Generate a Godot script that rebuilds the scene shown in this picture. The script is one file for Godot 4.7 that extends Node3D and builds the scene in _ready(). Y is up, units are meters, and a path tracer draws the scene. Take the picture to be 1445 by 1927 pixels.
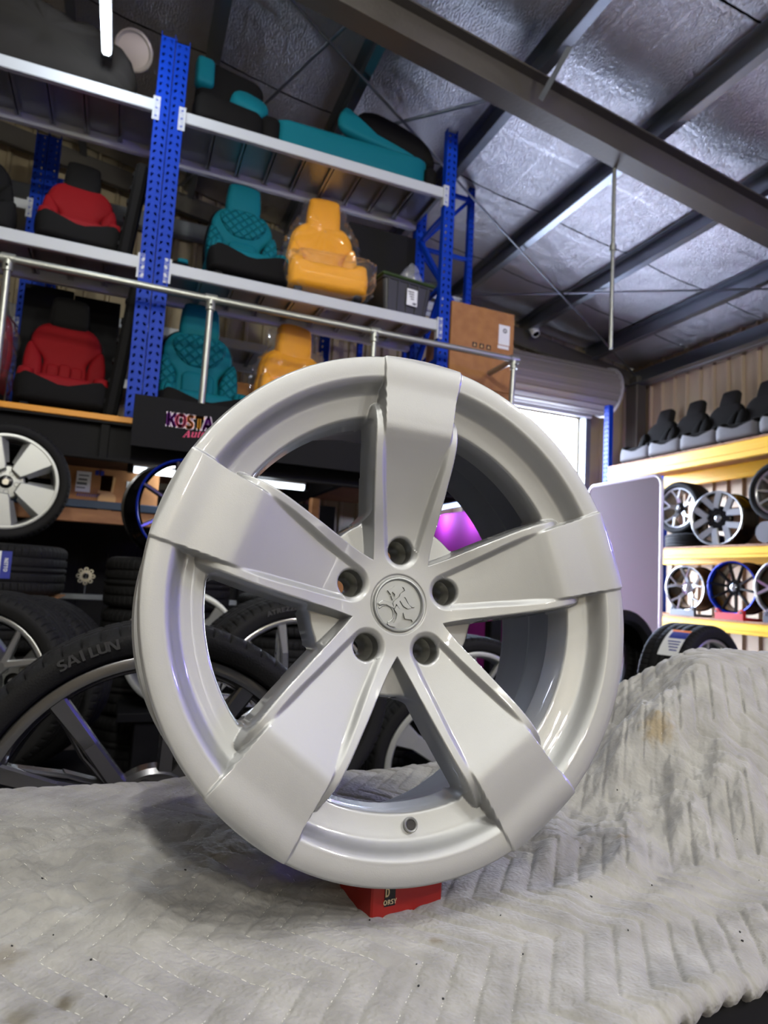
extends Node3D
# A workshop for car wheels and seats: a silver wheel on a quilted blanket, racks of seats on a mezzanine behind.
# World axes: x runs along the back wall, y up, -z away from the camera.

var M := {}
var taken := {}
var rng := RandomNumberGenerator.new()


class MB:
	var v := PackedVector3Array()
	var n := PackedVector3Array()
	var uv := PackedVector2Array()
	var ix := PackedInt32Array()
	var col := PackedColorArray()
	var xf := Transform3D.IDENTITY

	func vert(p: Vector3, nn: Vector3, t := Vector2.ZERO) -> int:
		v.append(xf * p)
		n.append((xf.basis * nn).normalized())
		uv.append(t)
		return v.size() - 1

	func tri(a: Vector3, b: Vector3, c: Vector3) -> void:
		var nn := (c - a).cross(b - a)
		var i := vert(a, nn, Vector2(a.x, a.y))
		vert(b, nn, Vector2(b.x, b.y))
		vert(c, nn, Vector2(c.x, c.y))
		ix.append_array([i, i + 1, i + 2])

	func quad(a: Vector3, b: Vector3, c: Vector3, d: Vector3, flip := false, u0 := Vector2.ZERO, u1 := Vector2.ONE) -> void:
		var nn := (c - a).cross(b - a)
		if nn.length_squared() < 1e-16:
			nn = (d - a).cross(c - a)
		if flip:
			nn = -nn
		var i := vert(a, nn, u0)
		vert(b, nn, Vector2(u1.x, u0.y))
		vert(c, nn, u1)
		vert(d, nn, Vector2(u0.x, u1.y))
		if flip:
			ix.append_array([i, i + 2, i + 1, i, i + 3, i + 2])
		else:
			ix.append_array([i, i + 1, i + 2, i, i + 2, i + 3])

	func box(c: Vector3, s: Vector3, b := 0.0) -> void:
		# box with chamfered edges
		var h := s * 0.5
		b = minf(b, minf(h.x, minf(h.y, h.z)) * 0.9)
		for ax in 3:
			var a1 := (ax + 1) % 3
			var a2 := (ax + 2) % 3
			for sg in [-1.0, 1.0]:
				var q: Array[Vector3] = []
				for k in [[-1, -1], [1, -1], [1, 1], [-1, 1]]:
					var p := Vector3.ZERO
					p[ax] = sg * h[ax]
					p[a1] = k[0] * (h[a1] - b)
					p[a2] = k[1] * (h[a2] - b)
					q.append(c + p)
				quad(q[0], q[3], q[2], q[1], sg < 0)
		if b <= 0.0:
			return
		for ax in 3:
			var a1 := (ax + 1) % 3
			var a2 := (ax + 2) % 3
			for s1 in [-1.0, 1.0]:
				for s2 in [-1.0, 1.0]:
					var q: Array[Vector3] = []
					for k in [[-1, 0], [1, 0], [1, 1], [-1, 1]]:
						var p := Vector3.ZERO
						p[ax] = k[0] * (h[ax] - b)
						p[a1] = s1 * (h[a1] - (b if k[1] == 0 else 0.0))
						p[a2] = s2 * (h[a2] - (0.0 if k[1] == 0 else b))
						q.append(c + p)
					quad(q[0], q[3], q[2], q[1], s1 * s2 > 0)
		for sx in [-1.0, 1.0]:
			for sy in [-1.0, 1.0]:
				for sz in [-1.0, 1.0]:
					var o := Vector3(sx * h.x, sy * h.y, sz * h.z)
					var p0 := c + o - Vector3(0, sy * b, sz * b)
					var p1 := c + o - Vector3(sx * b, 0, sz * b)
					var p2 := c + o - Vector3(sx * b, sy * b, 0)
					if sx * sy * sz > 0:
						tri(p0, p2, p1)
					else:
						tri(p0, p1, p2)

	func bar(p0: Vector3, p1: Vector3, w0: float, t0: float, up := Vector3.UP, w1 := -1.0, t1 := -1.0, b := 0.0) -> void:
		# tapered bar between two points: w across, t along up; b chamfers its long edges
		if w1 < 0.0:
			w1 = w0
		if t1 < 0.0:
			t1 = t0
		var d := (p1 - p0).normalized()
		var x := d.cross(up).normalized()
		var y := x.cross(d).normalized()
		var ring := func(p: Vector3, w: float, t: float) -> Array:
			var hw := w * 0.5
			var ht := t * 0.5
			if b <= 0.0:
				return [p - x * hw - y * ht, p + x * hw - y * ht, p + x * hw + y * ht, p - x * hw + y * ht]
			var c := minf(b, minf(hw, ht) * 0.8)
			return [p - x * (hw - c) - y * ht, p + x * (hw - c) - y * ht, p + x * hw - y * (ht - c), p + x * hw + y * (ht - c), p + x * (hw - c) + y * ht, p - x * (hw - c) + y * ht, p - x * hw + y * (ht - c), p - x * hw - y * (ht - c)]
		var a: Array = ring.call(p0, w0, t0)
		var e: Array = ring.call(p1, w1, t1)
		var k := a.size()
		for i in k:
			var j := (i + 1) % k
			quad(a[i], a[j], e[j], e[i])
		for i in range(1, k - 1):
			tri(a[0], a[i + 1], a[i])
			tri(e[0], e[i], e[i + 1])

	func tube(pts: Array, r: float, sides := 10, cap := true) -> void:
		var rings: Array = []
		var up := Vector3(0.123, 0.97, 0.21).normalized()
		for i in pts.size():
			var d: Vector3 = (pts[mini(i + 1, pts.size() - 1)] - pts[maxi(i - 1, 0)]).normalized()
			var x := d.cross(up).normalized()
			if x.length() < 0.1:
				x = d.cross(Vector3.RIGHT).normalized()
			var y := x.cross(d).normalized()
			up = y
			var row := PackedInt32Array()
			for k in sides + 1:
				var a := TAU * k / sides
				var o := x * cos(a) + y * sin(a)
				row.append(vert(pts[i] + o * r, o, Vector2(float(k) / sides, i)))
			rings.append(row)
		for i in pts.size() - 1:
			for k in sides:
				ix.append_array([rings[i][k], rings[i][k + 1], rings[i + 1][k + 1], rings[i][k], rings[i + 1][k + 1], rings[i + 1][k]])
		if cap:
			for e in [0, pts.size() - 1]:
				var d: Vector3 = (pts[0] - pts[1]).normalized() if e == 0 else (pts[-1] - pts[-2]).normalized()
				var c := vert(pts[e], d)
				var f := v.size()
				for k in sides:
					v.append(v[rings[e][k]])
					n.append((xf.basis * d).normalized())
					uv.append(Vector2.ZERO)
				for k in sides:
					if e == 0:
						ix.append_array([c, f + (k + 1) % sides, f + k])
					else:
						ix.append_array([c, f + k, f + (k + 1) % sides])

	func lathe(prof: Array, segs := 48, a0 := 0.0, a1 := TAU, crease := 35.0) -> void:
		# profile of (radius, z) turned about z; walk it so that the outside lies on the left
		var m := prof.size()
		var sn: Array[Vector2] = []
		for i in m - 1:
			var d: Vector2 = prof[i + 1] - prof[i]
			sn.append(Vector2(-d.y, d.x).normalized())
		for i in m - 1:
			var na := sn[i]
			var nb := sn[i]
			if i > 0 and rad_to_deg(absf(sn[i - 1].angle_to(sn[i]))) < crease:
				na = (sn[i - 1] + sn[i]).normalized()
			if i < m - 2 and rad_to_deg(absf(sn[i + 1].angle_to(sn[i]))) < crease:
				nb = (sn[i + 1] + sn[i]).normalized()
			var f := v.size()
			for k in segs + 1:
				var a := lerpf(a0, a1, float(k) / segs)
				var c := cos(a)
				var s := sin(a)
				vert(Vector3(prof[i].x * c, prof[i].x * s, prof[i].y), Vector3(na.x * c, na.x * s, na.y), Vector2(a, i))
				vert(Vector3(prof[i + 1].x * c, prof[i + 1].x * s, prof[i + 1].y), Vector3(nb.x * c, nb.x * s, nb.y), Vector2(a, i + 1))
			for k in segs:
				var q := f + k * 2
				ix.append_array([q, q + 2, q + 3, q, q + 3, q + 1])

	func prism(poly: PackedVector2Array, z0: float, z1: float, b := 0.0) -> void:
		# outline in x, y pushed from z0 (back) to z1 (front); b chamfers the front edge
		if Geometry2D.is_polygon_clockwise(poly) == false:
			poly.reverse()
		var top := poly
		if b > 0.0:
			var o := Geometry2D.offset_polygon(poly, -b, Geometry2D.JOIN_MITER)
			if o.size() == 1 and o[0].size() == poly.size():
				top = o[0]
				if Geometry2D.is_polygon_clockwise(top) == false:
					top.reverse()
				var best := 0
				for k in top.size():
					if top[k].distance_squared_to(poly[0]) < top[best].distance_squared_to(poly[0]):
						best = k
				var t2 := PackedVector2Array()
				for k in top.size():
					t2.append(top[(best + k) % top.size()])
				top = t2
			else:
				b = 0.0
		var ti := Geometry2D.triangulate_polygon(top)
		for e in 2:
			var f := v.size()
			var src := top if e == 1 else poly
			for p in src:
				vert(Vector3(p.x, p.y, z1 if e == 1 else z0), Vector3(0, 0, 1 if e == 1 else -1), p)
			for k in range(0, ti.size(), 3):
				if e == 1:
					ix.append_array([f + ti[k], f + ti[k + 1], f + ti[k + 2]])
				else:
					ix.append_array([f + ti[k], f + ti[k + 2], f + ti[k + 1]])
		for i in poly.size():
			var j := (i + 1) % poly.size()
			var zb := z1 - b
			quad(Vector3(poly[i].x, poly[i].y, z0), Vector3(poly[j].x, poly[j].y, z0), Vector3(poly[j].x, poly[j].y, zb), Vector3(poly[i].x, poly[i].y, zb), true)
			if b > 0.0:
				quad(Vector3(poly[i].x, poly[i].y, zb), Vector3(poly[j].x, poly[j].y, zb), Vector3(top[j].x, top[j].y, z1), Vector3(top[i].x, top[i].y, z1), true)

	func puff(out: PackedVector2Array, zf: float, zb: float, bulge := 0.25, noise: FastNoiseLite = null, amp := 0.0) -> void:
		# a cushion: outline in x, y swelling to zf in front and zb behind, with rounded edges
		var c := Vector2.ZERO
		for p in out:
			c += p
		c /= out.size()
		var mid := (zf + zb) * 0.5
		var h := (zf - zb) * 0.5
		var rows := [[0.0, -1.0 - bulge], [0.35, -1.0 - bulge * 0.8], [0.68, -1.0 - bulge * 0.3], [0.86, -0.92], [0.95, -0.7], [0.99, -0.36], [1.0, 0.0], [0.99, 0.36], [0.95, 0.7], [0.86, 0.92], [0.68, 1.0 + bulge * 0.3], [0.35, 1.0 + bulge * 0.8], [0.0, 1.0 + bulge]]
		var m := out.size()
		var f := v.size()
		var pos := PackedVector3Array()
		for r in rows:
			for k in m + 1:
				var q: Vector2 = c + (out[k % m] - c) * r[0]
				var p := Vector3(q.x, q.y, mid + h * r[1])
				if noise:
					var d := Vector3(out[k % m].x - c.x, out[k % m].y - c.y, h * r[1] * 2.0).normalized()
					p += d * amp * noise.get_noise_3d(p.x * 100.0, p.y * 100.0, p.z * 100.0 + (7.0 if k == m else 7.0))
				pos.append(p)
		for j in rows.size():
			for k in m + 1:
				var pk := pos[j * (m + 1) + (k - 1 if k > 0 else m - 1)]
				var nk := pos[j * (m + 1) + (k + 1 if k < m else 1)]
				var pj := pos[maxi(j - 1, 0) * (m + 1) + k]
				var nj := pos[mini(j + 1, rows.size() - 1) * (m + 1) + k]
				var nn := (nk - pk).cross(nj - pj)
				if j == 0 or j == rows.size() - 1:
					nn = Vector3(0, 0, -1 if j == 0 else 1)
				elif nn.dot(Vector3(pos[j * (m + 1) + k].x - c.x, pos[j * (m + 1) + k].y - c.y, (pos[j * (m + 1) + k].z - mid) * 3.0)) < 0.0:
					nn = -nn
				vert(pos[j * (m + 1) + k], nn, Vector2(pos[j * (m + 1) + k].x, pos[j * (m + 1) + k].y))
		for j in rows.size() - 1:
			for k in m:
				var q := f + j * (m + 1) + k
				ix.append_array([q, q + m + 1, q + m + 2, q, q + m + 2, q + 1])

	func grid(nu: int, nv: int, fn: Callable, flip := false) -> void:
		# sheet of points fn(u, v), u and v from 0 to 1, smooth normals
		var f := v.size()
		var pos := PackedVector3Array()
		for j in nv + 1:
			for i in nu + 1:
				pos.append(fn.call(float(i) / nu, float(j) / nv))
		for j in nv + 1:
			for i in nu + 1:
				var a := pos[j * (nu + 1) + mini(i + 1, nu)] - pos[j * (nu + 1) + maxi(i - 1, 0)]
				var b := pos[mini(j + 1, nv) * (nu + 1) + i] - pos[maxi(j - 1, 0) * (nu + 1) + i]
				var nn := a.cross(b)
				vert(pos[j * (nu + 1) + i], -nn if flip else nn, Vector2(float(i) / nu, float(j) / nv))
		for j in nv:
			for i in nu:
				var q := f + j * (nu + 1) + i
				if flip:
					ix.append_array([q, q + 1, q + nu + 2, q, q + nu + 2, q + nu + 1])
				else:
					ix.append_array([q, q + nu + 2, q + 1, q, q + nu + 1, q + nu + 2])

	func mesh() -> ArrayMesh:
		for k in range(0, ix.size(), 3):
			var p := v[ix[k]]
			if (v[ix[k + 2]] - p).cross(v[ix[k + 1]] - p).dot(n[ix[k]] + n[ix[k + 1]] + n[ix[k + 2]]) < 0.0:
				var w := ix[k + 1]
				ix[k + 1] = ix[k + 2]
				ix[k + 2] = w
		var a := []
		a.resize(Mesh.ARRAY_MAX)
		a[Mesh.ARRAY_VERTEX] = v
		a[Mesh.ARRAY_NORMAL] = n
		a[Mesh.ARRAY_TEX_UV] = uv
		a[Mesh.ARRAY_INDEX] = ix
		if col.size() == v.size():
			a[Mesh.ARRAY_COLOR] = col
		var m := ArrayMesh.new()
		m.add_surface_from_arrays(Mesh.PRIMITIVE_TRIANGLES, a)
		return m


func numbered(parent: Node, called: String) -> String:
	var key := str(parent.get_instance_id()) + called
	var k: int = taken.get(key, 0)
	taken[key] = k + 1
	return called if k == 0 else "%s_%03d" % [called, k]


func tag(o: Node, label: String, category: String, group := "") -> void:
	o.set_meta("label", label)
	o.set_meta("category", category)
	if group:
		o.set_meta("group", group)


func thing(called: String, label: String, category: String, at := Vector3.ZERO, group := "") -> Node3D:
	var o := Node3D.new()
	o.name = numbered(self, called)
	add_child(o)
	o.position = at
	tag(o, label, category, group)
	return o


func part(parent: Node, called: String, shape, mat: Material, label := "") -> MeshInstance3D:
	var o := MeshInstance3D.new()
	o.name = numbered(parent, called)
	o.mesh = shape.mesh() if shape is MB else shape
	o.material_override = mat
	parent.add_child(o, true)
	if label:
		o.set_meta("label", label)
	return o


func solo(called: String, label: String, category: String, shape, mat: Material, at := Vector3.ZERO, group := "") -> MeshInstance3D:
	var o := part(self, called, shape, mat)
	o.position = at
	tag(o, label, category, group)
	return o


func struct(called: String, shape, mat: Material, parent: Node = self) -> MeshInstance3D:
	var o := part(parent, called, shape, mat)
	if parent == self:
		o.set_meta("kind", "structure")
	return o


func struct_node(called: String) -> Node3D:
	var o := Node3D.new()
	o.name = numbered(self, called)
	add_child(o)
	o.set_meta("kind", "structure")
	return o


func copy_of(src: Node3D, at: Vector3, label: String, group := "") -> Node3D:
	var c: Node3D = src.duplicate()
	c.name = numbered(self, String(src.name).trim_suffix("_001"))
	add_child(c)
	c.position = at
	c.set_meta("label", label)
	if group:
		c.set_meta("group", group)
	return c


func one(shape: Callable) -> MB:
	var m := MB.new()
	shape.call(m)
	return m


func mat(called: String, col: Color, rough := 0.6, metal := 0.0, spec := 0.5) -> StandardMaterial3D:
	var m := StandardMaterial3D.new()
	m.resource_name = called
	m.albedo_color = col
	m.roughness = rough
	m.metallic = metal
	m.metallic_specular = spec
	M[called] = m
	return m


func bump(m: StandardMaterial3D, freq: float, scale_uv: Vector3, depth: float, kind := FastNoiseLite.TYPE_SIMPLEX, sd := 1, size := 256, octaves := 4) -> void:
	var nz := FastNoiseLite.new()
	nz.noise_type = kind
	nz.frequency = freq
	nz.seed = sd
	nz.fractal_octaves = octaves
	var t := NoiseTexture2D.new()
	t.width = size
	t.height = size
	t.seamless = true
	t.noise = nz
	m.heightmap_enabled = true
	m.heightmap_texture = t
	m.heightmap_scale = depth
	m.uv1_triplanar = true
	m.uv1_scale = scale_uv


func mottle(m: StandardMaterial3D, freq: float, c0: Color, c1: Color, scale_uv: Vector3, sd := 3, size := 256) -> void:
	var nz := FastNoiseLite.new()
	nz.frequency = freq
	nz.seed = sd
	nz.fractal_octaves = 5
	var g := Gradient.new()
	g.set_color(0, c0)
	g.set_color(1, c1)
	var t := NoiseTexture2D.new()
	t.width = size
	t.height = size
	t.seamless = true
	t.noise = nz
	t.color_ramp = g
	m.albedo_color = Color.WHITE
	m.albedo_texture = t
	m.uv1_triplanar = true
	m.uv1_scale = scale_uv


func rrect(w: float, h: float, r: float, k := 5, c := Vector2.ZERO) -> PackedVector2Array:
	var o := PackedVector2Array()
	for q in 4:
		var cc := c + Vector2((w * 0.5 - r) * (1 if q in [0, 3] else -1), (h * 0.5 - r) * (1 if q < 2 else -1))
		for i in k + 1:
			var a := PI * 0.5 * (q + float(i) / k)
			o.append(cc + Vector2(cos(a), sin(a)) * r)
	return o


func spline(pts: Array, steps := 5) -> PackedVector2Array:
	# smooth closed outline through the given points
	var o := PackedVector2Array()
	var m := pts.size()
	for i in m:
		for k in steps:
			var p: Vector2 = pts[i]
			o.append(p.cubic_interpolate(pts[(i + 1) % m], pts[(i - 1 + m) % m], pts[(i + 2) % m], float(k) / steps))
	return o


func mirrored(half: Array) -> Array:
	# half an outline on the right, from bottom to top, closed by its mirror image
	var o := half.duplicate()
	for i in range(half.size() - 1, -1, -1):
		o.append(Vector2(-half[i].x, half[i].y))
	return o


func letters(parent: Node, called: String, words: String, size: float, depth: float, m: Material, xf: Transform3D, font := "Droid Sans", bold := true) -> MeshInstance3D:
	var f := SystemFont.new()
	f.font_names = PackedStringArray([font])
	f.font_weight = 700 if bold else 400
	var t := TextMesh.new()
	t.text = words
	t.font = f
	t.font_size = 64
	t.pixel_size = size / 64.0
	t.depth = depth
	t.curve_step = 2.0
	var o := part(parent, called, t, m)
	o.transform = xf
	return o


func batten(at: Vector3, length: float, along_x: bool, energy: float, col: Color, label: String, glow := 6.0, hang := 0.0) -> void:
	# a tube lamp: white housing, glowing diffuser below, and a light of the same size under it
	var t := thing("tube_light", label, "light", at)
	if along_x:
		t.rotation.y = PI / 2
	part(t, "housing", one(func(m): m.box(Vector3(0, 0.035, 0), Vector3(0.06, 0.04, length + 0.06), 0.006)), M.white_metal)
	for s in [-1, 1]:
		part(t, "end_cap", one(func(m): m.box(Vector3(0, 0.012, s * (length * 0.5 + 0.02)), Vector3(0.062, 0.07, 0.04), 0.006)), M.dark_plastic)
		if hang > 0.0:
			part(t, "hanger", one(func(m): m.tube([Vector3(0, 0.05, s * length * 0.35), Vector3(0, 0.05 + hang, s * length * 0.35)], 0.004, 6)), M.galv)
	var e := mat("glow_" + label, col, 0.4)
	e.emission_enabled = true
	e.emission = col
	e.emission_energy_multiplier = glow
	part(t, "tube_diffuser", one(func(m): m.prism(PackedVector2Array([Vector2(-0.026, 0.015), Vector2(-0.026, -0.005), Vector2(-0.014, -0.02), Vector2(0.014, -0.02), Vector2(0.026, -0.005), Vector2(0.026, 0.015)]), -length * 0.5, length * 0.5)), e)
	# the light it gives, all round as from a bare tube, just below the diffuser
	for s in [-1, 1]:
		var l := OmniLight3D.new()
		l.name = "tube_glow"
		l.light_energy = energy * 0.5
		l.light_color = col
		l.light_size = 0.06
		l.omni_range = 30.0
		l.omni_attenuation = 2.0
		l.shadow_enabled = true
		l.position = Vector3(0, -0.09, s * length * 0.25)
		t.add_child(l, true)


func materials() -> void:
	mat("white_metal", Color(0.86, 0.87, 0.87), 0.35, 0.0)
	mat("dark_plastic", Color(0.07, 0.07, 0.075), 0.6, 0.0, 0.25)
	mat("galv", Color(0.62, 0.63, 0.6), 0.38, 0.75)
	bump(M.galv, 0.02, Vector3(6, 6, 6), 0.05)
	mat("steel_grey", Color(0.46, 0.48, 0.5), 0.42, 0.6)
	mat("rafter", Color(0.3, 0.285, 0.26), 0.45, 0.45)
	bump(M.rafter, 0.03, Vector3(3, 3, 3), 0.06)
	mat("purlin", Color(0.5, 0.52, 0.55), 0.33, 0.95)
	mat("concrete", Color.WHITE, 0.75)
	mottle(M.concrete, 0.008, Color(0.33, 0.32, 0.31), Color(0.45, 0.44, 0.43), Vector3(0.35, 0.35, 0.35))
	mat("cladding", Color(0.62, 0.57, 0.46), 0.55, 0.1)
	mat("cladding_brown", Color(0.6, 0.53, 0.44), 0.55, 0.1)
	mat("foil", Color(0.8, 0.8, 0.82), 0.3, 1.0)
	var nz := FastNoiseLite.new()
	nz.noise_type = FastNoiseLite.TYPE_SIMPLEX
	nz.frequency = 0.03
	nz.fractal_octaves = 4
	nz.fractal_gain = 0.7
	nz.seed = 5
	var nt := NoiseTexture2D.new()
	nt.width = 512
	nt.height = 512
	nt.seamless = true
	nt.noise = nz
	M.foil.heightmap_enabled = true
	M.foil.heightmap_texture = nt
	M.foil.heightmap_scale = 0.7
	M.foil.uv1_triplanar = true
	M.foil.uv1_world_triplanar = true
	M.foil.uv1_scale = Vector3(3.4, 3.4, 1.3)
	mat("tape", Color(0.1, 0.11, 0.13), 0.7)
	mat("rack_blue", Color(0.016, 0.2, 0.62), 0.5, 0.0, 0.28)
	mat("beam_white", Color(0.7, 0.72, 0.74), 0.4)
	mat("shelf_steel", Color(0.6, 0.62, 0.64), 0.33, 0.65)
	mat("black_steel", Color(0.07, 0.07, 0.075), 0.6, 0.0, 0.22)
	mat("black_board", Color(0.11, 0.11, 0.115), 0.75, 0.0, 0.2)
	mat("deck_yellow", Color(0.83, 0.55, 0.06), 0.5)
	mat("rack_yellow", Color(0.93, 0.72, 0.05), 0.4)
	mat("ply", Color.WHITE, 0.65)
	mottle(M.ply, 0.02, Color(0.5, 0.33, 0.2), Color(0.66, 0.47, 0.3), Vector3(0.5, 2.0, 2.0))
	mat("card", Color.WHITE, 0.8)
	mottle(M.card, 0.02, Color(0.56, 0.38, 0.22), Color(0.64, 0.45, 0.27), Vector3(1.5, 1.5, 1.5))
	mat("card_torn", Color(0.78, 0.62, 0.42), 0.9)
	mat("paper", Color(0.85, 0.86, 0.86), 0.6)
	mat("ink", Color(0.04, 0.04, 0.05), 0.6)
	mat("ink_grey", Color(0.35, 0.36, 0.38), 0.6)
	mat("label_blue", Color(0.03, 0.12, 0.5), 0.4)
	mat("rubber", Color(0.08, 0.08, 0.082), 0.72, 0.0, 0.3)
	bump(M.rubber, 0.05, Vector3(12, 12, 12), 0.05)
	mat("rubber_letter", Color(0.2, 0.2, 0.2), 0.55, 0.0, 0.4)
	# silver paint of the big wheel: metal flake under clear lacquer
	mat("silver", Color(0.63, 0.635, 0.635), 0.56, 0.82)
	bump(M.silver, 0.35, Vector3(8, 8, 8), 0.004, FastNoiseLite.TYPE_VALUE, 9, 512, 2)
	M.silver.clearcoat_enabled = true
	M.silver.clearcoat = 1.0
	M.silver.clearcoat_roughness = 0.03
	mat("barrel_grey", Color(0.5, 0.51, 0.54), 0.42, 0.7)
	mat("bore", Color(0.5, 0.5, 0.48), 0.35, 0.6)
	mat("chrome", Color(0.82, 0.83, 0.84), 0.16, 1.0)
	mat("machined", Color(0.72, 0.73, 0.74), 0.28, 0.9)
	mat("gun_metal", Color(0.36, 0.36, 0.37), 0.27, 0.85)
	M.gun_metal.clearcoat_enabled = true
	M.gun_metal.clearcoat = 0.6
	M.gun_metal.clearcoat_roughness = 0.08
	mat("wheel_silver", Color(0.62, 0.63, 0.62), 0.4, 0.6)
	M.wheel_silver.clearcoat_enabled = true
	M.wheel_silver.clearcoat = 0.6
	mat("wheel_black", Color(0.025, 0.025, 0.03), 0.22, 0.2)
	mat("lip_blue", Color(0.03, 0.16, 0.6), 0.2, 0.5)
	mat("rim_inside", Color(0.45, 0.46, 0.47), 0.42, 0.7)
	# cloth and leather
	mat("teal", Color(0.012, 0.37, 0.42), 0.7, 0.0, 0.3)
	mat("red", Color(0.46, 0.03, 0.06), 0.7, 0.0, 0.3)
	mat("seat_black", Color(0.07, 0.068, 0.068), 0.75, 0.0, 0.22)
	mat("seat_charcoal", Color(0.13, 0.128, 0.13), 0.85, 0.0, 0.2)
	mat("seat_grey", Color(0.4, 0.4, 0.41), 0.8)
	mat("yellow", Color(0.88, 0.6, 0.012), 0.6, 0.0, 0.4)
	mat("sheet_dark", Color(0.16, 0.155, 0.15), 0.8, 0.0, 0.2)
	mat("teal_quilt", Color(0.012, 0.37, 0.42), 0.7, 0.0, 0.3)
	var im := Image.create(64, 64, false, Image.FORMAT_L8)
	for y in 64:
		for x in 64:
			var a := absf(fposmod((x + y) / 64.0, 1.0) - 0.5) * 2.0
			var b := absf(fposmod((x - y) / 64.0, 1.0) - 0.5) * 2.0
			var h := 1.0 - pow(maxf(a, b), 6.0)
			im.set_pixel(x, y, Color(h, h, h))
	M.teal_quilt.heightmap_enabled = true
	M.teal_quilt.heightmap_texture = ImageTexture.create_from_image(im)
	M.teal_quilt.heightmap_scale = 1.2
	M.teal_quilt.uv1_scale = Vector3(16, 16, 1)
	var pl := mat("plastic_wrap", Color(0.95, 0.96, 0.97, 0.025), 0.08)
	pl.transparency = BaseMaterial3D.TRANSPARENCY_ALPHA
	var bg := mat("bag_film", Color(0.8, 0.82, 0.84, 0.2), 0.15)
	bg.transparency = BaseMaterial3D.TRANSPARENCY_ALPHA
	mat("tote", Color(0.16, 0.165, 0.17), 0.5)
	mat("tote_lid", Color(0.16, 0.24, 0.07), 0.5)
	mat("red_box", Color(0.56, 0.09, 0.05), 0.55)
	mat("stand_red", Color(0.65, 0.03, 0.08), 0.4)
	mat("stand_grey", Color(0.25, 0.26, 0.29), 0.45)
	mat("thread", Color(0.82, 0.81, 0.78), 0.8)
	mat("fabric_panel", Color(0.43, 0.4, 0.4), 0.85)
	mat("bore_dark", Color(0.05, 0.05, 0.055), 0.4, 0.3)
	mat("beam_teal", Color(0.08, 0.2, 0.3), 0.5)
	mat("tag_green", Color(0.5, 0.6, 0.42), 0.7)
	mat("magenta", Color(0.56, 0.16, 0.46), 0.8, 0.0, 0.2)
	mat("door_curtain", Color(0.52, 0.5, 0.48), 0.45, 0.3)
	mat("lamp_body", Color(0.7, 0.66, 0.64), 0.35, 0.2)
	mat("lamp_lens", Color(0.75, 0.7, 0.68), 0.12)
	mat("print_purple", Color(0.42, 0.05, 0.5), 0.5, 0.0, 0.3)
	mat("print_pink", Color(0.88, 0.08, 0.4), 0.4)
	mat("print_orange", Color(0.95, 0.5, 0.12), 0.4)
	mat("print_yellow", Color(0.95, 0.68, 0.2), 0.5, 0.0, 0.3)
	mat("print_white", Color(0.9, 0.85, 0.9), 0.4)
	mat("print_cream", Color(0.78, 0.7, 0.55), 0.5)
	mat("cap_silver", Color(0.6, 0.61, 0.61), 0.45, 0.7)
	mat("valve_dark", Color(0.03, 0.01, 0.01), 0.6)
	mat("blanket", Color.WHITE, 0.95, 0.0, 0.2)
	mottle(M.blanket, 0.012, Color(0.48, 0.475, 0.465), Color(0.64, 0.635, 0.62), Vector3(2.2, 2.2, 2.2), 6, 512)
	bump(M.blanket, 0.12, Vector3(2.2, 2.2, 2.2), 0.12, FastNoiseLite.TYPE_SIMPLEX, 2, 512, 4)
	M.blanket.vertex_color_use_as_albedo = true
	M.blanket.rim_enabled = true
	M.blanket.rim = 0.3
	mat("panel_frame", Color(0.75, 0.75, 0.76), 0.4, 0.5)


func roof_y(x: float) -> float:
	return 4.22 - 0.157 * (x - 5.9)


func corrugated(width: float, height: float) -> MB:
	# trapezoidal cladding sheet in x, y; ribs 18 mm proud every 190 mm
	var m := MB.new()
	var x := 0.0
	while x < width - 0.001:
		var e := minf(x + 0.19, width)
		var ps := [Vector2(x, 0), Vector2(x + 0.135, 0), Vector2(x + 0.15, 0.03), Vector2(x + 0.175, 0.03), Vector2(x + 0.19, 0)]
		for i in 4:
			var a: Vector2 = ps[i]
			var b: Vector2 = ps[i + 1]
			if b.x > e + 0.001:
				break
			m.quad(Vector3(a.x, 0, a.y), Vector3(a.x, height, a.y), Vector3(b.x, height, b.y), Vector3(b.x, 0, b.y))
		x += 0.19
	m.box(Vector3(width * 0.5, height * 0.5, -0.02), Vector3(width, height, 0.03))
	return m


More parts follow.
